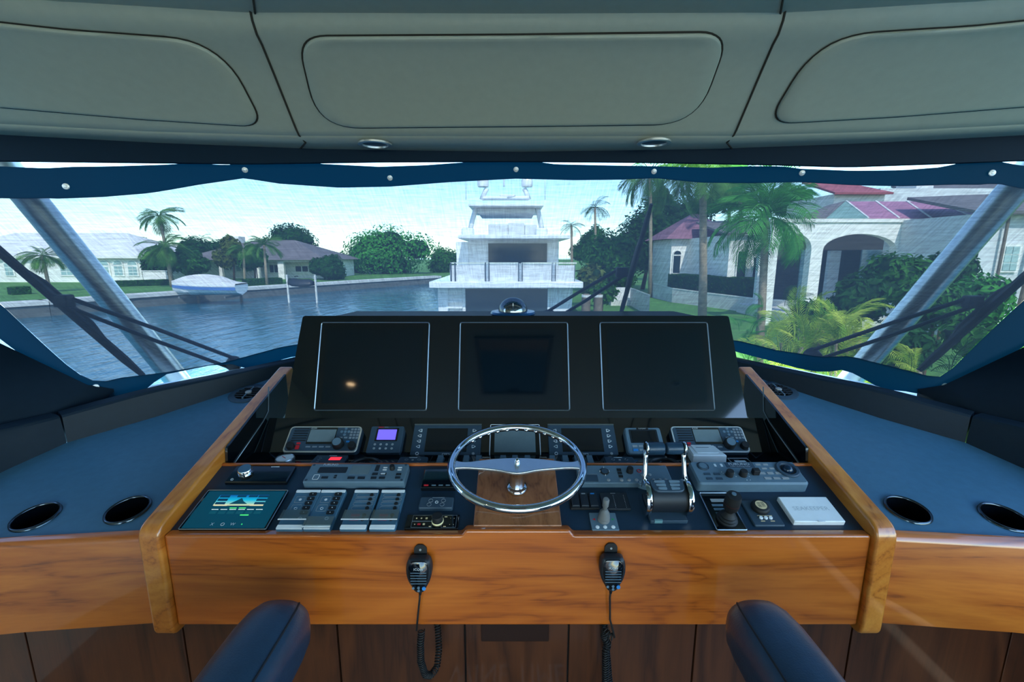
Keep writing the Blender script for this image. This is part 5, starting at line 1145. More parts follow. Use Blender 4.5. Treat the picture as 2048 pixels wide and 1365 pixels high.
def fronds(t, kind, n, L, z, rng, up=0.2, dn=-0.7):
    for k in range(n):
        az = 360.0 * k / n + rng.uniform(-14, 14); el = rng.uniform(dn, up); s = L * rng.uniform(0.8, 1.1)
        share('frond', rng.choice(FR[kind]), t, T(0, 0, z) @ RZ(az) @ RY(-math.degrees(el)) @ RX(rng.uniform(-25, 25)) @ Matrix.Diagonal((s, s, s, 1)))
def palm(base, crown, Y, L, label, kind='coco', n=16, base_z=ZG, tr=0.16, seed=3, up=0.5, dn=-0.9, group=None):
    rng = random.Random(seed); c = on_y(crown[0], crown[1], Y); b = on_y(base[0], base[1], Y)
    t = thing('palm_tree', label, 'palm', T(b.x, Y, base_z), group); H = c.z - base_z; dx = c.x - b.x
    MB().tube([(0, 0, -0.1), (dx*0.25, 0, H*0.35), (dx*0.6, 0, H*0.7), (dx, 0, H)], [tr*1.25, tr, tr*0.9, tr*0.8], 10).build('trunk', MX['trunk'], t, smooth=True)
    for k in range(n):
        az = 360.0 * k / n + rng.uniform(-14, 14); el = dn + (up - dn) * rng.random(); s = L * rng.uniform(0.8, 1.1)
        share('frond', rng.choice(FR[kind]), t, T(dx, 0, H) @ RZ(az) @ RY(-math.degrees(el)) @ RX(rng.uniform(-25, 25)) @ Matrix.Diagonal((s, s, s, 1)))
    return t
def clump(px, py, Y, L, n, kind, label, cat='plant', base_z=ZG, seed=5, up=1.3, dn=0.35, name='areca_palm', group=None, stems=True):
    rng = random.Random(seed); b = on_y(px, py, Y); t = thing(name, label, cat, T(b.x, Y, base_z), group)
    for k in range(n):
        az = 360.0 * k / n + rng.uniform(-20, 20); el = rng.uniform(dn, up); s = L * rng.uniform(0.7, 1.1); zz = rng.uniform(0.0, (b.z - base_z))
        share('frond', rng.choice(FR[kind]), t, T(rng.uniform(-.3,.3), rng.uniform(-.3,.3), zz) @ RZ(az) @ RY(-math.degrees(el)) @ RX(rng.uniform(-25, 25)) @ Matrix.Diagonal((s, s, s, 1)))
    if stems:
        m = MB()
        for k in range(5): m.tube([(rng.uniform(-.25,.25), rng.uniform(-.25,.25), -0.05), (rng.uniform(-.3,.3), rng.uniform(-.3,.3), max(0.3, b.z - base_z))], 0.035, 6)
        m.build('stems', MX['trunk'], t, kind='stuff')
def shrub(px, py, rx, ry, Y, mt, label, n=900, size=0.14, base_z=ZG, seed=9, name='shrub', group=None, nb=8):
    rng = random.Random(seed); c = on_y(px, py, Y); R_ = rx/FPX*Y; H = ry/FPX*Y; t = thing(name, label, 'shrub', T(c.x, Y, base_z), group); cz = c.z - base_z
    blobs = [(0, 0, cz, R_*0.7, R_*0.6, H*0.8)] + [(R_*rng.uniform(-.55,.55), R_*rng.uniform(-.4,.4), cz + H*rng.uniform(-.6,.4), R_*rng.uniform(.3,.5), R_*rng.uniform(.3,.45), H*rng.uniform(.35,.55)) for k in range(nb)]
    blob_leaves(blobs, n, size, rng).build('foliage', LM[mt], t, kind='stuff')
    core = MB()
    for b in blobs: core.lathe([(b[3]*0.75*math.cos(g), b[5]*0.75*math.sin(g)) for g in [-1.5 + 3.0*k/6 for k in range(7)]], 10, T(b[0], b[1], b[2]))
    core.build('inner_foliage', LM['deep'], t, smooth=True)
    MB().tube([(0, 0, -0.05), (0.05, 0, max(0.2, cz - H*0.3))], 0.06, 6).build('stem', MX['bark'], t)
def hedge(p0, p1, h, w, z, mt, label, n=900, size=0.12, seed=4):
    rng = random.Random(seed); a = Vector((p0[0], p0[1])); b = Vector((p1[0], p1[1])); d = (b - a); L = d.length; ang = math.degrees(math.atan2(d.y, d.x))
    t = thing('hedge', label, 'hedge', T(a.x, a.y, z) @ RZ(ang))
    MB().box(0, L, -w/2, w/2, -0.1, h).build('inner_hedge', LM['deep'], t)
    m = MB()
    for k in range(n):
        f = rng.choice((0, 0, 1, 1, 2)); p = Vector((rng.uniform(0, L), (-w/2 if f == 0 else rng.uniform(-w/2, w/2) if f == 1 else w/2), h if f == 1 else rng.uniform(0, h)))
        e1 = Vector((rng.uniform(-1,1), rng.uniform(-1,1), rng.uniform(-1,1))).normalized(); e2 = e1.cross(Vector((rng.uniform(-1,1), rng.uniform(-1,1), rng.uniform(-1,1)))).normalized()
        m.add([p - e1*size, p - e2*size*0.6, p + e1*size, p + e2*size*0.6], [(0,1,2,3)])
    m.build('leaves', LM[mt], t, kind='stuff')
# left bank trees
tree(583, 486, 68, 44, 92, 'dark', 'dark spreading tree behind the porch house on the left bank', seed=11)
tree(765, 506, 114, 60, 96, 'bright', 'wide bright green tree left of the moored yacht', seed=12, nb=11, n=9000)
tree(885, 528, 44, 40, 104, 'mid', 'small green tree against the left side of the yacht', seed=13)
tree(655, 530, 40, 32, 72, 'dark', 'low dark tree right of the porch house', seed=14)
tree(312, 520, 40, 40, 66, 'dark', 'dark green tree between the two left bank houses', seed=15)
tree(382, 522, 36, 38, 67, 'mid', 'green tree beside the covered boat', seed=16)
tree(462, 505, 32, 34, 70, 'olive', 'olive tree left of the porch house windows', seed=17)
tree(250, 478, 60, 9, 130, 'dark', 'distant tree line above the white house roof', seed=18)
tree(700, 530, 30, 30, 100, 'dark', 'dark gap-filling tree between porch house and bright green tree', seed=19)
tree(412, 500, 50, 30, 98, 'dark', 'dark tree behind the porch house chimney', seed=191)
tree(215, 488, 66, 16, 122, 'mid', 'green trees showing over the right end of the white house roof', seed=192)
tree(505, 512, 30, 30, 68, 'mid', 'green tree between the two porch palms', seed=193)
palm((344, 562), (318, 432), 62, 2.9, 'tall coconut palm, highest on the left bank', n=20, tr=0.2, seed=21)
palm((343, 564), (330, 492), 56, 3.0, 'coconut palm with drooping crown behind the covered boat', n=22, tr=0.2, seed=22)
palm((98, 572), (84, 512), 48, 2.3, 'short palm in front of the white house at far left', n=18, tr=0.16, seed=23)
palm((490, 565), (487, 498), 64, 2.4, 'ragged palm left of the porch columns', n=16, seed=24)
palm((534, 568), (528, 490), 60, 2.6, 'palm in front of the porch roof', n=16, seed=25)
palm((180, 560), (165, 482), 105, 2.6, 'far palm above the white house roof at left', n=14, kind='darkf', seed=26)
palm((405, 560), (402, 478), 110, 2.8, 'far palm left of the chimney', n=14, kind='darkf', seed=27)
# ---- left bank houses
def hiproof(t, x0, x1, y0, y1, z0, z1, mt, ridge=0.5, name='roof'):
    o = 0.6; w = (y1 - y0) / 2; ym = (y0 + y1) / 2; ri = w * ridge * 2
    v = [(x0-o, y0-o, z0), (x1+o, y0-o, z0), (x1+o, y1+o, z0), (x0-o, y1+o, z0), (x0 + ri, ym, z1), (x1 - ri, ym, z1)]
    return MB().add(v, [(0,1,5,4), (1,2,5), (2,3,4,5), (3,0,4), (3,2,1,0)]).build(name, mt, t, solid=0.12)
def archpts(x0, x1, z0, z1, n=10, rise=None):
    r = (x1 - x0) / 2 if rise is None else rise; c = (x0 + x1) / 2
    return [(x0, z0), (x1, z0)] + [(c + (x1-x0)/2*math.cos(math.pi*k/n), z1 - r + r*math.sin(math.pi*k/n)) for k in range(n + 1)]
def window(t, x0, x1, z0, z1, y, arch=True, cols=2, rows=3, glass='paleglass', fr='stucco'):
    pts = archpts(x0, x1, z0, z1) if arch else [(x0, z0), (x1, z0), (x1, z1), (x0, z1)]
    w = MB().prism([(a, b) for a, b in pts], 0, 0.10, T(0, y, 0) @ XZ).build('window', MX[fr], t)
    g = (x1 - x0) * 0.10; zs = z1 - ((x1-x0)/2 if arch else 0)
    for i in range(cols):
        for j in range(rows):
            a0 = x0 + g + (x1 - x0 - 2*g) * i / cols; a1 = x0 + g + (x1 - x0 - 2*g) * (i + 1) / cols - g*0.5
            b0 = z0 + g + (zs - z0 - 2*g) * j / rows; b1 = z0 + g + (zs - z0 - 2*g) * (j + 1) / rows - g*0.5
            MB().box(a0, a1, y - 0.13, y - 0.10, b0, b1).build('pane', MX[glass], w)
    if arch:
        c = (x0 + x1) / 2; r = (x1 - x0)/2 - g
        MB().prism([(c + r*math.cos(math.pi*k/8), zs + r*math.sin(math.pi*k/8)) for k in range(9)], 0.10, 0.13, T(0, y, 0) @ XZ).build('pane', MX[glass], w)
Yh = 66.0; X = lambda px, Y=Yh: on_y(px, 540, Y).x; Z = lambda py, Y=Yh: on_y(1024, py, Y).z
h1 = thing('white_house', 'white single-storey house with arched windows and pale hip roof', 'house', T(0, 0, 0))
zb = ZG
MB().box(X(-170), X(283), Yh, Yh + 15, zb, Z(514)).build('walls', MX['stucco'], h1)
hiproof(h1, X(-170), X(283), Yh, Yh + 15, Z(514), Z(462), MX['roofw'])
MB().box(X(-170) - 0.7, X(283) + 0.7, Yh - 0.7, Yh - 0.55, Z(517), Z(512)).build('gutter', MX['stucco'], h1)
for a, b in ((199, 222), (228, 249), (256, 278)): window(h1, X(a), X(b), Z(553), Z(519), Yh - 0.02)
for a, b in ((10, 30), (120, 150)): window(h1, X(a), X(b), Z(553), Z(524), Yh - 0.02, arch=False)
gw = thing('garden_wall', 'white garden wall right of the white house', 'wall', T(0, 0, 0)); MB().box(X(284, 60), X(330, 60), 60, 60.3, ZG, Z(543, 60)).build('wall_panel', MX['stucco'], gw); MB().box(X(283.5, 60), X(330.5, 60), 59.9, 60.4, Z(543, 60), Z(541.5, 60)).build('coping', MX['stucco'], gw)
Yp = 74.0
h2 = thing('porch_house', 'low house with dark roof, chimney and white porch columns', 'house', T(0, 0, 0))
P2 = lambda px: X(px, Yp); Q2 = lambda py: Z(py, Yp)
MB().box(P2(375), P2(640), Yp + 3, Yp + 16, ZG, Q2(518)).build('walls', MX['stucco'], h2)
hiproof(h2, P2(362), P2(648), Yp, Yp + 16, Q2(520), Q2(478), MX['roofd'])
MB().box(P2(412), P2(440), Yp + 6, Yp + 8, Q2(500), Q2(470)).build('chimney', MX['stucco'], h2)
MB().box(P2(440), P2(640), Yp + 0.1, Yp + 0.4, Q2(524), Q2(519)).build('porch_beam', MX['stucco'], h2)
for a in (438, 508, 512, 556, 562, 624): MB().box(P2(a), P2(a + 6), Yp, Yp + 0.5, ZG, Q2(522)).build('column', MX['stucco'], h2)
for a, b in ((446, 505),): window(h2, P2(a), P2(b), Q2(550), Q2(524), Yp + 2.9, arch=False, cols=4, rows=1)
for a, b in ((518, 554), (570, 622)): window(h2, P2(a), P2(b), Q2(550), Q2(526), Yp + 2.9, arch=False, cols=3, rows=1, glass='darkglass')
hg = [on_z(228, 574, ZG), on_z(350, 570, ZG)]
hedge((hg[0].x, hg[0].y), (hg[1].x, hg[1].y), 0.7, 1.2, ZG, 'mid', 'clipped low hedge left of the covered boat', seed=31)
hg = [on_z(490, 572, ZG), on_z(560, 568, ZG)]
hedge((hg[0].x, hg[0].y), (hg[1].x, hg[1].y), 0.8, 1.2, ZG, 'mid', 'low hedge in front of the porch columns', seed=32)
hg = [on_z(20, 590, ZG), on_z(60, 588, ZG)]
hedge((hg[0].x, hg[0].y), (hg[1].x, hg[1].y), 0.7, 1.4, ZG, 'mid', 'small clipped hedge at far left of the bank', n=400, seed=33)
# covered motorboat on a lift
Yb = 47.0; bx0, bx1 = on_y(345, 580, Yb).x, on_y(484, 580, Yb).x; L = bx1 - bx0; zb0 = on_y(400, 590, Yb).z
bt = thing('covered_motorboat', 'white motorboat under a grey canvas cover on a lift', 'boat', T((bx0 + bx1)/2, Yb, zb0))
m = MB(); rows = []
for k in range(13):
    s = k / 12.0; x = -L/2 + L*s; bw = 1.15 * min(1, (s/0.45)**0.6) if s < 0.45 else 1.15; sheer = 1.05 + 0.22*(1 - s)**2; keel = 0.0 + 0.5*max(0, 1 - s/0.25)**2
    rows.append([(x, -bw, sheer), (x, -bw*0.97, sheer*0.6 + keel*0.4), (x, -bw*0.75, keel + 0.30*(1-keel)), (x, 0, keel), (x, bw*0.75, keel + 0.30*(1-keel)), (x, bw*0.97, sheer*0.6 + keel*0.4), (x, bw, sheer)])
m.grid(rows); m.f.append(tuple(range(12*7, 13*7))); hull = m.build('hull', MT['gel'], bt, smooth=40)
m = MB(); m.grid([[(x*1.001, y*1.012, z0 - dz) for x, y, z0 in [(r[0][0], r[0][1], r[0][2]) for r in rows]] for dz in (0.22, 0.52)]); m.build('blue_stripe', mat('blue_hull_stripe', lin(70,110,170), 0.4), hull, solid=0.02)
m = MB(); prow = []
for k in range(13):
    s = k / 12.0; r = rows[k]; hh = 0.15 + 0.85*math.sin(math.pi*min(1, max(0, (s - 0.05)/0.9)))**0.6 * (1 if s < 0.8 else 0.85)
    prow.append([(r[0][0], r[0][1]*1.03, r[0][2] - 0.15), (r[0][0], r[0][1]*0.9, r[0][2] + 0.12), (r[0][0], r[0][1]*0.3, r[0][2] + hh*0.85), (r[0][0], 0, r[0][2] + hh), (r[0][0], -r[0][1]*0.3, r[0][2] + hh*0.85), (r[0][0], -r[0][1]*0.9, r[0][2] + 0.12), (r[0][0], -r[0][1]*1.03, r[0][2] - 0.15)])
m.grid(prow).build('canvas_cover', mat('pale_canvas', lin(204,202,198), 0.85, var=0.06, scale=3), bt, smooth=40)
for x in (-L*0.28, L*0.36):
    for y in (1.4,): MB().box(x-0.1, x+0.1, y-0.1, y+0.1, ZW - zb0 - 0.5, 0.8).build('lift_post', MX['pile_wood'], bt)
    MB().box(x-0.08, x+0.08, -1.4, 1.4, -0.25, -0.05).build('lift_beam', MX['seawall'], bt)
q = on_z(604, 578, ZG + 0.3)
jk = thing('jet_ski', 'small dark watercraft on a dock frame before the porch house', 'watercraft', T(q.x, q.y, q.z))
m = MB(); m.grid([[(x, -w_, z), (x, -w_*0.8, z + 0.35), (x, 0, z + h_), (x, w_*0.8, z + 0.35), (x, w_, z)] for x, w_, z, h_ in ((-1.4, 0.15, 0.5, 0.5), (-0.8, 0.5, 0.3, 0.8), (0, 0.55, 0.25, 0.75), (0.9, 0.5, 0.3, 0.7), (1.3, 0.4, 0.35, 0.45))]).build('hull', MT['plastic'], jk, smooth=40, solid=0.04)
MB().tube([(-0.5, -0.4, 1.3), (-0.45, 0, 1.35), (-0.5, 0.4, 1.3)], 0.05, 6).build('handlebar', MT['plastic_dk'], jk)
for x in (-1.5, 1.5): MB().box(x - 0.08, x + 0.08, -0.08, 0.08, -1.6, 1.5).build('dock_post', MX['concrete'], jk)
# ---- moored yacht ahead
YY = 24.0; ya = thing('motor_yacht', 'white multi-deck motor yacht moored stern-on straight ahead', 'yacht', T(0, 0, 0))
def yb(name, x0, x1, v0, v1, y0, y1, mt, bev=0.03, par=None):
    a, b = on_y(x0, v1, YY), on_y(x1, v0, YY); return MB().box(a.x, b.x, YY + y0, YY + y1, a.z, b.z).build(name, mt, par or ya, bevel=bev)
zw_ = on_y(1024, 640, YY)
m = MB(); rows = []
for y, k in ((0.0, 0.96), (4, 1.0), (12, 1.0), (20, 0.85), (26, 0.3), (28, 0.03)):
    xc = on_y(1016, 600, YY).x; hw = 3.55 * k; top = on_y(1016, 572, YY).z + y*0.03
    rows.append([(xc - hw*0.97, YY + y, ZW - 0.3), (xc - hw, YY + y, top), (xc + hw, YY + y, top), (xc + hw*0.97, YY + y, ZW - 0.3)])
m.grid(rows); m.f.append((0, 1, 2, 3)); m.build('hull', MT['gel'], ya, smooth=30)
yb('cockpit_opening', 930, 1097, 578, 650, -0.05, 0.02, MX['darkglass'], 0.0)
yb('cockpit_post', 1094, 1100, 576, 650, -0.10, 0.05, MT['gel'])
for k in range(5): yb('stair_tread', 897, 926, 590 + 11*k, 593 + 11*k, -0.25 - 0.12*k, 0.05, MT['gel'], 0.0)
yb('stair_side', 878, 897, 574, 650, -0.10, 0.10, MT['gel']); yb('stair_side', 926, 931, 574, 650, -0.10, 0.10, MT['gel'])
yb('boat_deck', 866, 1160, 561, 574, -1.2, 9.0, MT['gel'], 0.06)
for a, b in ((905, 972), (978, 1036), (1042, 1100), (1106, 1146)):
    yb('bulwark_panel', a, b, 530, 561, -0.9, -0.8, mat('pale_rail_panel', lin(216,218,220), 0.4), 0.0)
for a in (906, 914, 972, 979, 1036, 1043, 1100, 1107, 1144): yb('stanchion', a, a + 1.6, 525, 562, -0.97, -0.90, MT['plastic_mid'], 0.0)
for a, b in ((972, 1036), (1042, 1102), (905, 974), (1104, 1148)):
    yb('top_rail', a, b, 524.5, 527.5, -0.95, -0.88, MT['brushed'], 0.0)
yb('deckhouse', 930, 1126, 474, 562, 2.0, 12, MT['gel'], 0.05)
yb('deckhouse_window', 973, 1100, 485, 528, 1.9, 2.0, MX['darkglass'], 0.0)
for a, b in ((905, 930), (1118, 1122)): yb('wing_door', a, b, 482, 561, 1.9, 2.1, MT['gel'])
yb('upper_deck', 917, 1140, 470, 478, -0.2, 12, MT['gel'], 0.04)
for a, b, c in ((975, 1016, 446), (1016, 1050, 443), (1050, 1076, 447)): yb('seat_locker', a, b, c, 471, 1.0, 2.5, MX['stucco2'], 0.05)
yb('raft_canister', 922, 946, 455, 471, 0.2, 1.0, MT['gel'], 0.1); yb('raft_canister', 1072, 1096, 455, 471, 0.2, 1.0, MT['gel'], 0.1)
def yt(name, pts, r, mt=None):
    MB().tube([on_y(a, b, YY + c) for a, b, c in pts], r, 8).build(name, mt or MT['gel'], ya, smooth=True)
for pts in (((938, 470, 3), (945, 440, 3), (953, 412, 3.2)), ((1086, 470, 3), (1080, 440, 3), (1074, 412, 3.2)), ((963, 400, 4), (970, 384, 4), (974, 377, 4)), ((1058, 400, 4), (1052, 384, 4), (1048, 377, 4))): yt('hardtop_pillar', pts, 0.14)
yb('hardtop', 929, 1093, 399, 404, 2, 8, MT['gel'], 0.03); yb('hardtop_underside', 946, 1076, 404, 416, 3, 7, MX['stucco2'], 0.05)
yb('radar_arch', 956, 1064, 374, 380, 3.6, 4.6, MT['gel'], 0.04)
for a in (966, 1054):
    q = on_y(a, 374, YY + 4); MB().lathe([(0.32, 0.0), (0.34, 0.1), (0.34, 0.35), (0.25, 0.5), (0.01, 0.55)], 20, T(*q)).build('radome', MT['gel'], ya, smooth=40)
yb('radar_bar', 995, 1025, 370, 373, 3.8, 4.1, MT['gel']); yt('mast_light', ((1008, 374, 4), (1008, 350, 4)), 0.05)
yt('antenna', ((932, 400, 4), (932, 320, 4)), 0.02); yt('antenna', ((1090, 400, 4), (1090, 320, 4)), 0.02)
yt('boat_crane', ((1015, 396, 2.2), (1030, 391, 2.0)), 0.06)
# ---- right bank: pilings, steps, walls
for px, w_ in ((1172, 0.17), (1196, 0.17)):
    q = on_z(px, 640, ZG); t = thing('dock_piling', 'round timber piling %s of the pair beyond the compass' % ('left' if px < 1180 else 'right'), 'piling', T(q.x, 17.0, ZG - 1.5), 'timber pilings')
    t.location.x = on_y(px, 610, 17).x
    MB().lathe([(w_, 0), (w_*0.98, on_y(px, 592, 17).z - ZG + 1.5), (w_*0.6, on_y(px, 588, 17).z - ZG + 1.5)], 14).build('post', MX['pile_wood'], t, smooth=40)
    MB().lathe([(w_*1.02, on_y(px, 592, 17).z - ZG + 1.45), (w_*1.02, on_y(px, 590, 17).z - ZG + 1.5)], 14).build('cap', MX['concrete'], t)
st = thing('garden_steps', 'pale garden steps between low white walls right of the yacht', 'steps', T(0, 0, 0)); YS = 35.0
for k in range(6):
    a, b = on_y(1222, 606 - 5*k, YS + 0.35*k), on_y(1262, 601 - 5*k, YS + 0.35*k); MB().box(a.x, b.x, YS + 0.35*k, YS + 0.35*k + 0.6, ZG, b.z).build('tread', MX['concrete'], st)
def lowwall(pts, hpx, Ys, label, thick=0.3):
    t = thing('retaining_wall', label, 'wall', T(0, 0, 0)); P_ = [on_y(px, py, Y) for (px, py), Y in zip(pts, Ys)]
    for (a, b) in zip(P_, P_[1:]):
        MB().add([(a.x, a.y, ZG - 0.2), (b.x, b.y, ZG - 0.2), (b.x, b.y, b.z), (a.x, a.y, a.z), (a.x, a.y + thick, ZG - 0.2), (b.x, b.y + thick, ZG - 0.2), (b.x, b.y + thick, b.z), (a.x, a.y + thick, a.z)], [(0,1,2,3),(3,2,6,7),(5,4,7,6),(0,3,7,4),(1,5,6,2)]).build('wall_section', MX['concrete'], t)
        MB().add([(a.x, a.y - 0.06, a.z), (b.x, b.y - 0.06, b.z), (b.x, b.y - 0.06, b.z + 0.07), (a.x, a.y - 0.06, a.z + 0.07), (a.x, a.y + thick + 0.06, a.z), (b.x, b.y + thick + 0.06, b.z), (b.x, b.y + thick + 0.06, b.z + 0.07), (a.x, a.y + thick + 0.06, a.z + 0.07)], [(0,1,2,3),(3,2,6,7),(5,4,7,6),(0,3,7,4),(1,5,6,2)]).build('coping', MX['stucco'], t)
lowwall([(1263, 578), (1300, 592)], 20, [35, 29], 'short pale wall right of the garden steps')
lowwall([(1305, 567), (1345, 578), (1420, 588), (1520, 600), (1620, 606)], 40, [42, 37.5, 34, 30, 28], 'long white retaining wall below the clipped hedge')
hedge((on_y(1350, 560, 39.6).x, 39.6), (on_y(1534, 575, 31.6).x, 31.6), on_y(1400, 553, 36).z - ZG, 1.6, ZG, 'dark', 'long clipped dark hedge above the white retaining wall', n=2600, size=0.13, seed=35)
shrub(1205, 585, 36, 24, 30, 'mid', 'green shrub behind the yacht stern quarter', seed=41, size=0.2); shrub(1180, 555, 30, 34, 34, 'olive', 'olive shrub left of the garden steps', seed=42, size=0.25)
# dark trees right of the yacht
for i, (px, py, rx, ry, Y, m_, lb) in enumerate(((1215, 520, 62, 75, 48, 'mid', 'dark tree right beside the yacht'), (1290, 480, 66, 95, 52, 'dark', 'tall dark tree behind the upright wiper'), (1175, 490, 34, 40, 62, 'mid', 'round tree rising behind the yacht deckhouse'),
        (1370, 430, 62, 62, 66, 'dark', 'dark tree above the pavilion roof'), (1455, 400, 60, 44, 66, 'mid', 'green tree between the two near palms'), (1590, 395, 50, 40, 60, 'dark', 'dark tree left of the red roof'), (1320, 400, 30, 30, 60, 'deep', 'deep green tree top left of the pavilion'))):
    tree(px, py, rx, ry, Y, m_, lb, n=6000, size=0.24, seed=50 + i, nb=9)
palm((1190, 590), (1190, 415), 58, 2.2, 'small palm crown rising over the dark trees right of the yacht', n=16, kind='darkf', seed=61)
palm((1143, 590), (1143, 452), 58, 1.8, 'small palm just right of the yacht deckhouse', n=14, kind='darkf', seed=62)
palm((1300, 590), (1300, 345), 42, 3.6, 'palm with hanging fronds above the upright wiper', n=20, seed=63, up=0.3, dn=-1.2)
palm((1408, 628), (1403, 300), 20, 2.7, 'palm with tall bare grey trunk in front of the pavilion', n=22, tr=0.17, seed=64, up=0.4, dn=-1.1)
palm((1526, 640), (1531, 432), 15.5, 1.9, 'bushy full-crowned palm in front of the arcade', kind='bushy', n=44, tr=0.13, seed=65, up=1.1, dn=-1.1)
palm((1480, 600), (1478, 340), 40, 3.0, 'palm behind the bushy palm with brownish fronds', n=16, seed=66, up=0.3, dn=-1.1)
# ---- pavilion
YV = 42.0; pv = thing('pavilion', 'small white pavilion with plum tiled hip roof', 'house', T(0, 0, 0)); VX = lambda p: X(p, YV); VZ = lambda p: Z(p, YV)
MB().box(VX(1340), VX(1468), YV, YV + 5.5, ZG, VZ(478)).build('walls', MX['stucco'], pv)
hiproof(pv, VX(1338), VX(1470), YV, YV + 5.5, VZ(478), VZ(424), MX['roofp'], ridge=0.5, name='roof')
window(pv, VX(1343), VX(1361), VZ(548), VZ(500), YV - 0.02, glass='darkglass', cols=1, rows=1); window(pv, VX(1374), VX(1400), VZ(545), VZ(507), YV - 0.02, arch=False, cols=2, rows=1, glass='darkglass'); window(pv, VX(1418), VX(1445), VZ(548), VZ(494), YV - 0.02, glass='darkglass', cols=2, rows=1)
YL = 34.0; lk = thing('link_wing', 'white link wing with grey roof between pavilion and arcade', 'house', T(0, 0, 0)); LX = lambda p: X(p, YL); LZ = lambda p: Z(p, YL)
MB().box(LX(1455), LX(1568), YL, YL + 8, ZG, LZ(470)).build('walls', MX['stucco'], lk)
MB().add([(LX(1440), YL - 0.4, LZ(470)), (LX(1600), YL - 0.4, LZ(462)), (LX(1600), YL + 8, LZ(425)), (LX(1470), YL + 8, LZ(430))], [(0,1,2,3)]).build('roof', MX['roofd'], lk, solid=0.15)
window(lk, LX(1470), LX(1492), LZ(560), LZ(500), YL - 0.02, arch=False, cols=1, rows=1, glass='darkglass'); window(lk, LX(1500), LX(1545), LZ(560), LZ(485), YL - 0.02, cols=2, rows=1, glass='darkglass')
# ---- arcade with screened atrium roof
YA = 25.0; ar = thing('arcade', 'white arcade with wide arches and pink screened lean-to roof', 'house', T(0, 0, 0)); AX = lambda p: X(p, YA); AZ = lambda p: Z(p, YA)
bays = [(1552, 1618), (1641, 1787), (1812, 1925), (1948, 2060)]
zt = AZ(445); zs = AZ(500); zc = AZ(468)
for a, b in bays:
    x0, x1 = AX(a), AX(b); c = (x0 + x1)/2; n = 14
    pts = [(x1, zs), (x1, zt), (x0, zt), (x0, zs)] + [(c - (x1-x0)/2*math.cos(math.pi*k/n), zs + (zc - zs)*math.sin(math.pi*k/n)) for k in range(1, n)]
    MB().prism(pts, -0.45, 0.0, T(0, YA, 0) @ XZ).build('arch', MX['stucco'], ar)
    if b < 2000: MB().box(AX(b) - 0.1 , AX(b) + 0.6, YA + 5.0, YA + 5.3, ZG, zs).build('inner_column', MX['stucco2'], ar)
edges_ = [1535] + [q for b in bays for q in b] + [2080]
for a, b in zip(edges_[::2], edges_[1::2]): MB().box(AX(a), AX(b), YA, YA + 0.5, ZG, zt).build('column', MX['stucco'], ar)
MB().box(AX(1530), AX(2085), YA - 0.1, YA + 0.55, zt, zt + 0.18).build('cornice', MX['stucco'], ar)
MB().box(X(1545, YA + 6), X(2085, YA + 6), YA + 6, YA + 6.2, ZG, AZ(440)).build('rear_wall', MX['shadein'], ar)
for a in (1600, 1720, 1850): MB().box(X(a, YA + 5.9), X(a + 40, YA + 5.9), YA + 5.9, YA + 6.0, ZT - 1, Z(500, YA + 5.9)).build('rear_window', MX['paleglass'], ar)
MB().box(AX(1590), AX(2085), YA - 1.2, YA + 6, ZG, ZG + 0.6).build('terrace_slab', MX['concrete'], ar)
scr_m = mat('pink_screen_panel', lin(168,112,136), 0.6, var=0.08, scale=1); scr_g = mat('green_screen_panel', lin(120,150,140), 0.6, var=0.08, scale=1)
low_ = [1640, 1722, 1782, 1845, 1930, 2040]; up_ = [1672, 1675, 1732, 1792, 1850, 1990]
for i in range(5):
    a, b = AX(low_[i]), AX(low_[i+1]); c, d = X(up_[i+1], YA + 3.2), X(up_[i], YA + 3.2); zu = Z(404, YA + 3.2) if i < 4 else Z(420, YA + 3.2)
    MB().add([(a, YA, zt + 0.2), (b, YA, zt + 0.2), (c, YA + 3.2, zu), (d, YA + 3.2, Z(404, YA + 3.2))], [(0,1,2,3)]).build('screen_panel', scr_g if i == 0 else scr_m, ar, solid=0.05)
    MB().tube([(b, YA, zt + 0.24), (c, YA + 3.2, zu + 0.05)], 0.05, 6).build('screen_rib', MX['stucco'], ar)
MB().add([(AX(1590), YA, zt + 0.2), (AX(1640), YA, zt + 0.2), (X(1672, YA + 3.2), YA + 3.2, Z(404, YA + 3.2)), (X(1640, YA + 3.2), YA + 3.2, Z(412, YA+3.2))], [(0,1,2,3)]).build('slate_slope', MX['roofd'], ar, solid=0.1)
# ---- big house behind
YB = 36.0; bh = thing('big_house', 'two-storey pale house with red and brown tiled roofs behind the arcade', 'house', T(0, 0, 0)); BX = lambda p: X(p, YB); BZ = lambda p: Z(p, YB)
MB().box(BX(1650), BX(1748), YB, YB + 6, ZG, BZ(388)).build('gable_wing', MX['stucco'], bh)
MB().add([(BX(1640), YB - 0.6, BZ(389)), (BX(1752), YB - 0.6, BZ(389)), (BX(1752), YB + 5, BZ(345)), (BX(1662), YB + 5, BZ(345))], [(0,1,2,3)]).build('red_roof', MX['roofr'], bh, solid=0.15)
MB().box(BX(1748), BX(2200), YB + 0.5, YB + 8, ZG, BZ(375)).build('main_block', MX['stucco2'], bh)
MB().box(BX(1850), BX(1885), YB + 2, YB + 4, BZ(400), BZ(330)).build('chimney', MX['stucco2'], bh)
MB().add([(BX(1815), YB - 0.8, BZ(408)), (BX(2200), YB - 0.8, BZ(440)), (BX(2200), YB + 7, BZ(340)), (BX(1900), YB + 7, BZ(345))], [(0,1,2,3)]).build('brown_roof', MX['roofd'], bh, solid=0.2)
YE = 21.0; en = thing('end_wing', 'pale end wing with mullioned window at far right', 'house', T(0, 0, 0)); EX = lambda p: X(p, YE); EZ = lambda p: Z(p, YE)
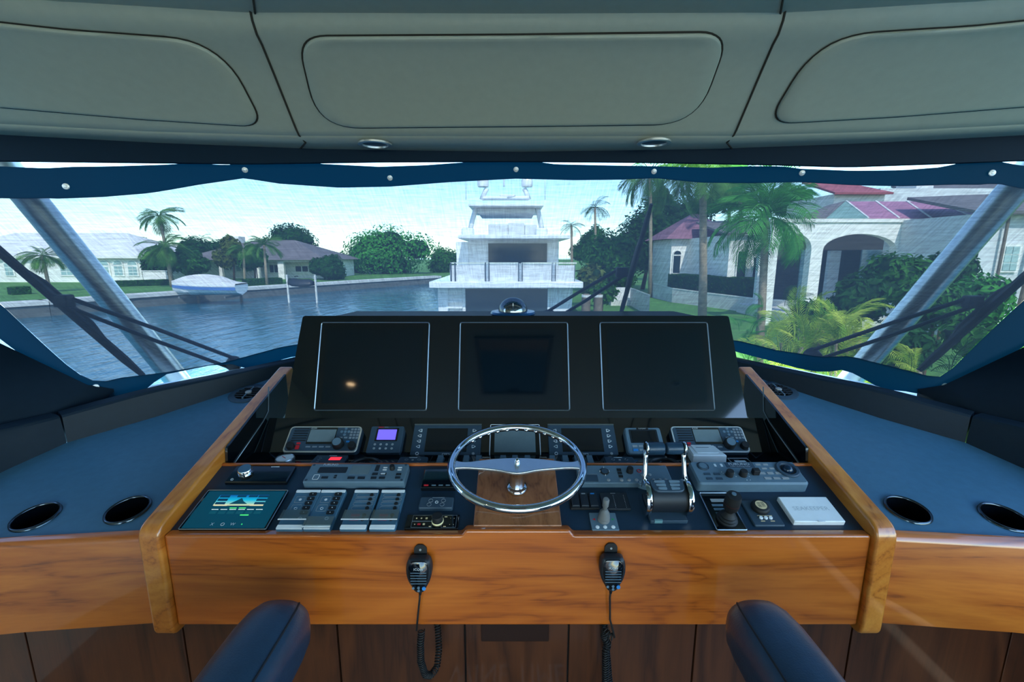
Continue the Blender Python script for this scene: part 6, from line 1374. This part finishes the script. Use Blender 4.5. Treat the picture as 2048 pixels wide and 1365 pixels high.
MB().box(EX(1935), EX(2200), YE, YE + 5, ZG, EZ(428)).build('walls', MX['stucco2'], en); MB().add([(EX(1920), YE - 0.6, EZ(430)), (EX(2220), YE - 0.6, EZ(420)), (EX(2220), YE + 5, EZ(360)), (EX(1975), YE + 5, EZ(370))], [(0,1,2,3)]).build('roof', MX['roofd'], en, solid=0.15)
window(en, EX(1994), EX(2030), EZ(545), EZ(488), YE - 0.02, arch=False, cols=2, rows=3, glass='paleglass')
MB().tube([(EX(1988), YE - 0.2, ZG), (EX(1988), YE - 0.2, EZ(430))], 0.06, 8).build('downpipe', MX['pile_wood'], en); MB().tube([(EX(2035), YE - 0.3, ZG), (EX(2050), YE - 0.3, EZ(425))], 0.09, 8).build('downpipe', MX['pile_wood'], en)
# ---- near planting on the right
sh_list = (((1800, 560), (70, 62), 18, 'mid', 'large green shrub before the right arch'), ((1720, 590), (62, 56), 15.5, 'dark', 'dark shrub below the middle arch'), ((1870, 610), (80, 60), 13, 'mid', 'broad green shrub behind the right pipe pillar'),
    ((1960, 600), (70, 62), 14, 'bright', 'bright leafy shrub in front of the end wing'), ((1990, 690), (80, 56), 10, 'mid', 'low shrub behind the right wiper blade'), ((1800, 690), (76, 50), 10, 'dark', 'dark low shrub behind the right wiper arm'), ((1900, 540), (50, 52), 19, 'dark', 'dark shrub left of the end wing window'), ((1640, 640), (50, 46), 13, 'mid', 'shrub behind the yellow-green fronds'))
for i, (c, r_, Y, m_, lb) in enumerate(sh_list): shrub(c[0], c[1], r_[0], r_[1], Y, m_, lb, n=2200, size=0.11 if Y < 14 else 0.15, seed=70 + i)
clump(1560, 690, 9.5, 1.35, 26, 'areca', 'yellow-green feathery areca palm nearest the monitors', seed=81)
clump(1690, 680, 10.5, 1.35, 24, 'areca', 'yellow-green feathery areca palm left of the right pipe pillar', seed=82)
clump(1630, 660, 12.0, 1.5, 22, 'areca', 'yellow-green feathery areca palm between the other two', seed=83)
clump(1800, 740, 8.0, 0.8, 20, 'areca', 'small yellow-green palm at the foot of the right pipe pillar', seed=84)
clump(1505, 625, 15, 0.9, 16, 'bushy', 'broad-leaved green plant at the foot of the tall trunk', name='leafy_plant', seed=85, stems=False)
clump(1590, 600, 17, 1.0, 16, 'darkf', 'dark broad-leaved plant below the arcade columns', name='leafy_plant', seed=86, stems=False)
clump(1920, 740, 7.5, 0.9, 26, 'darkf', 'grassy spiky plant behind the right wiper', name='spiky_plant', seed=87, stems=False)
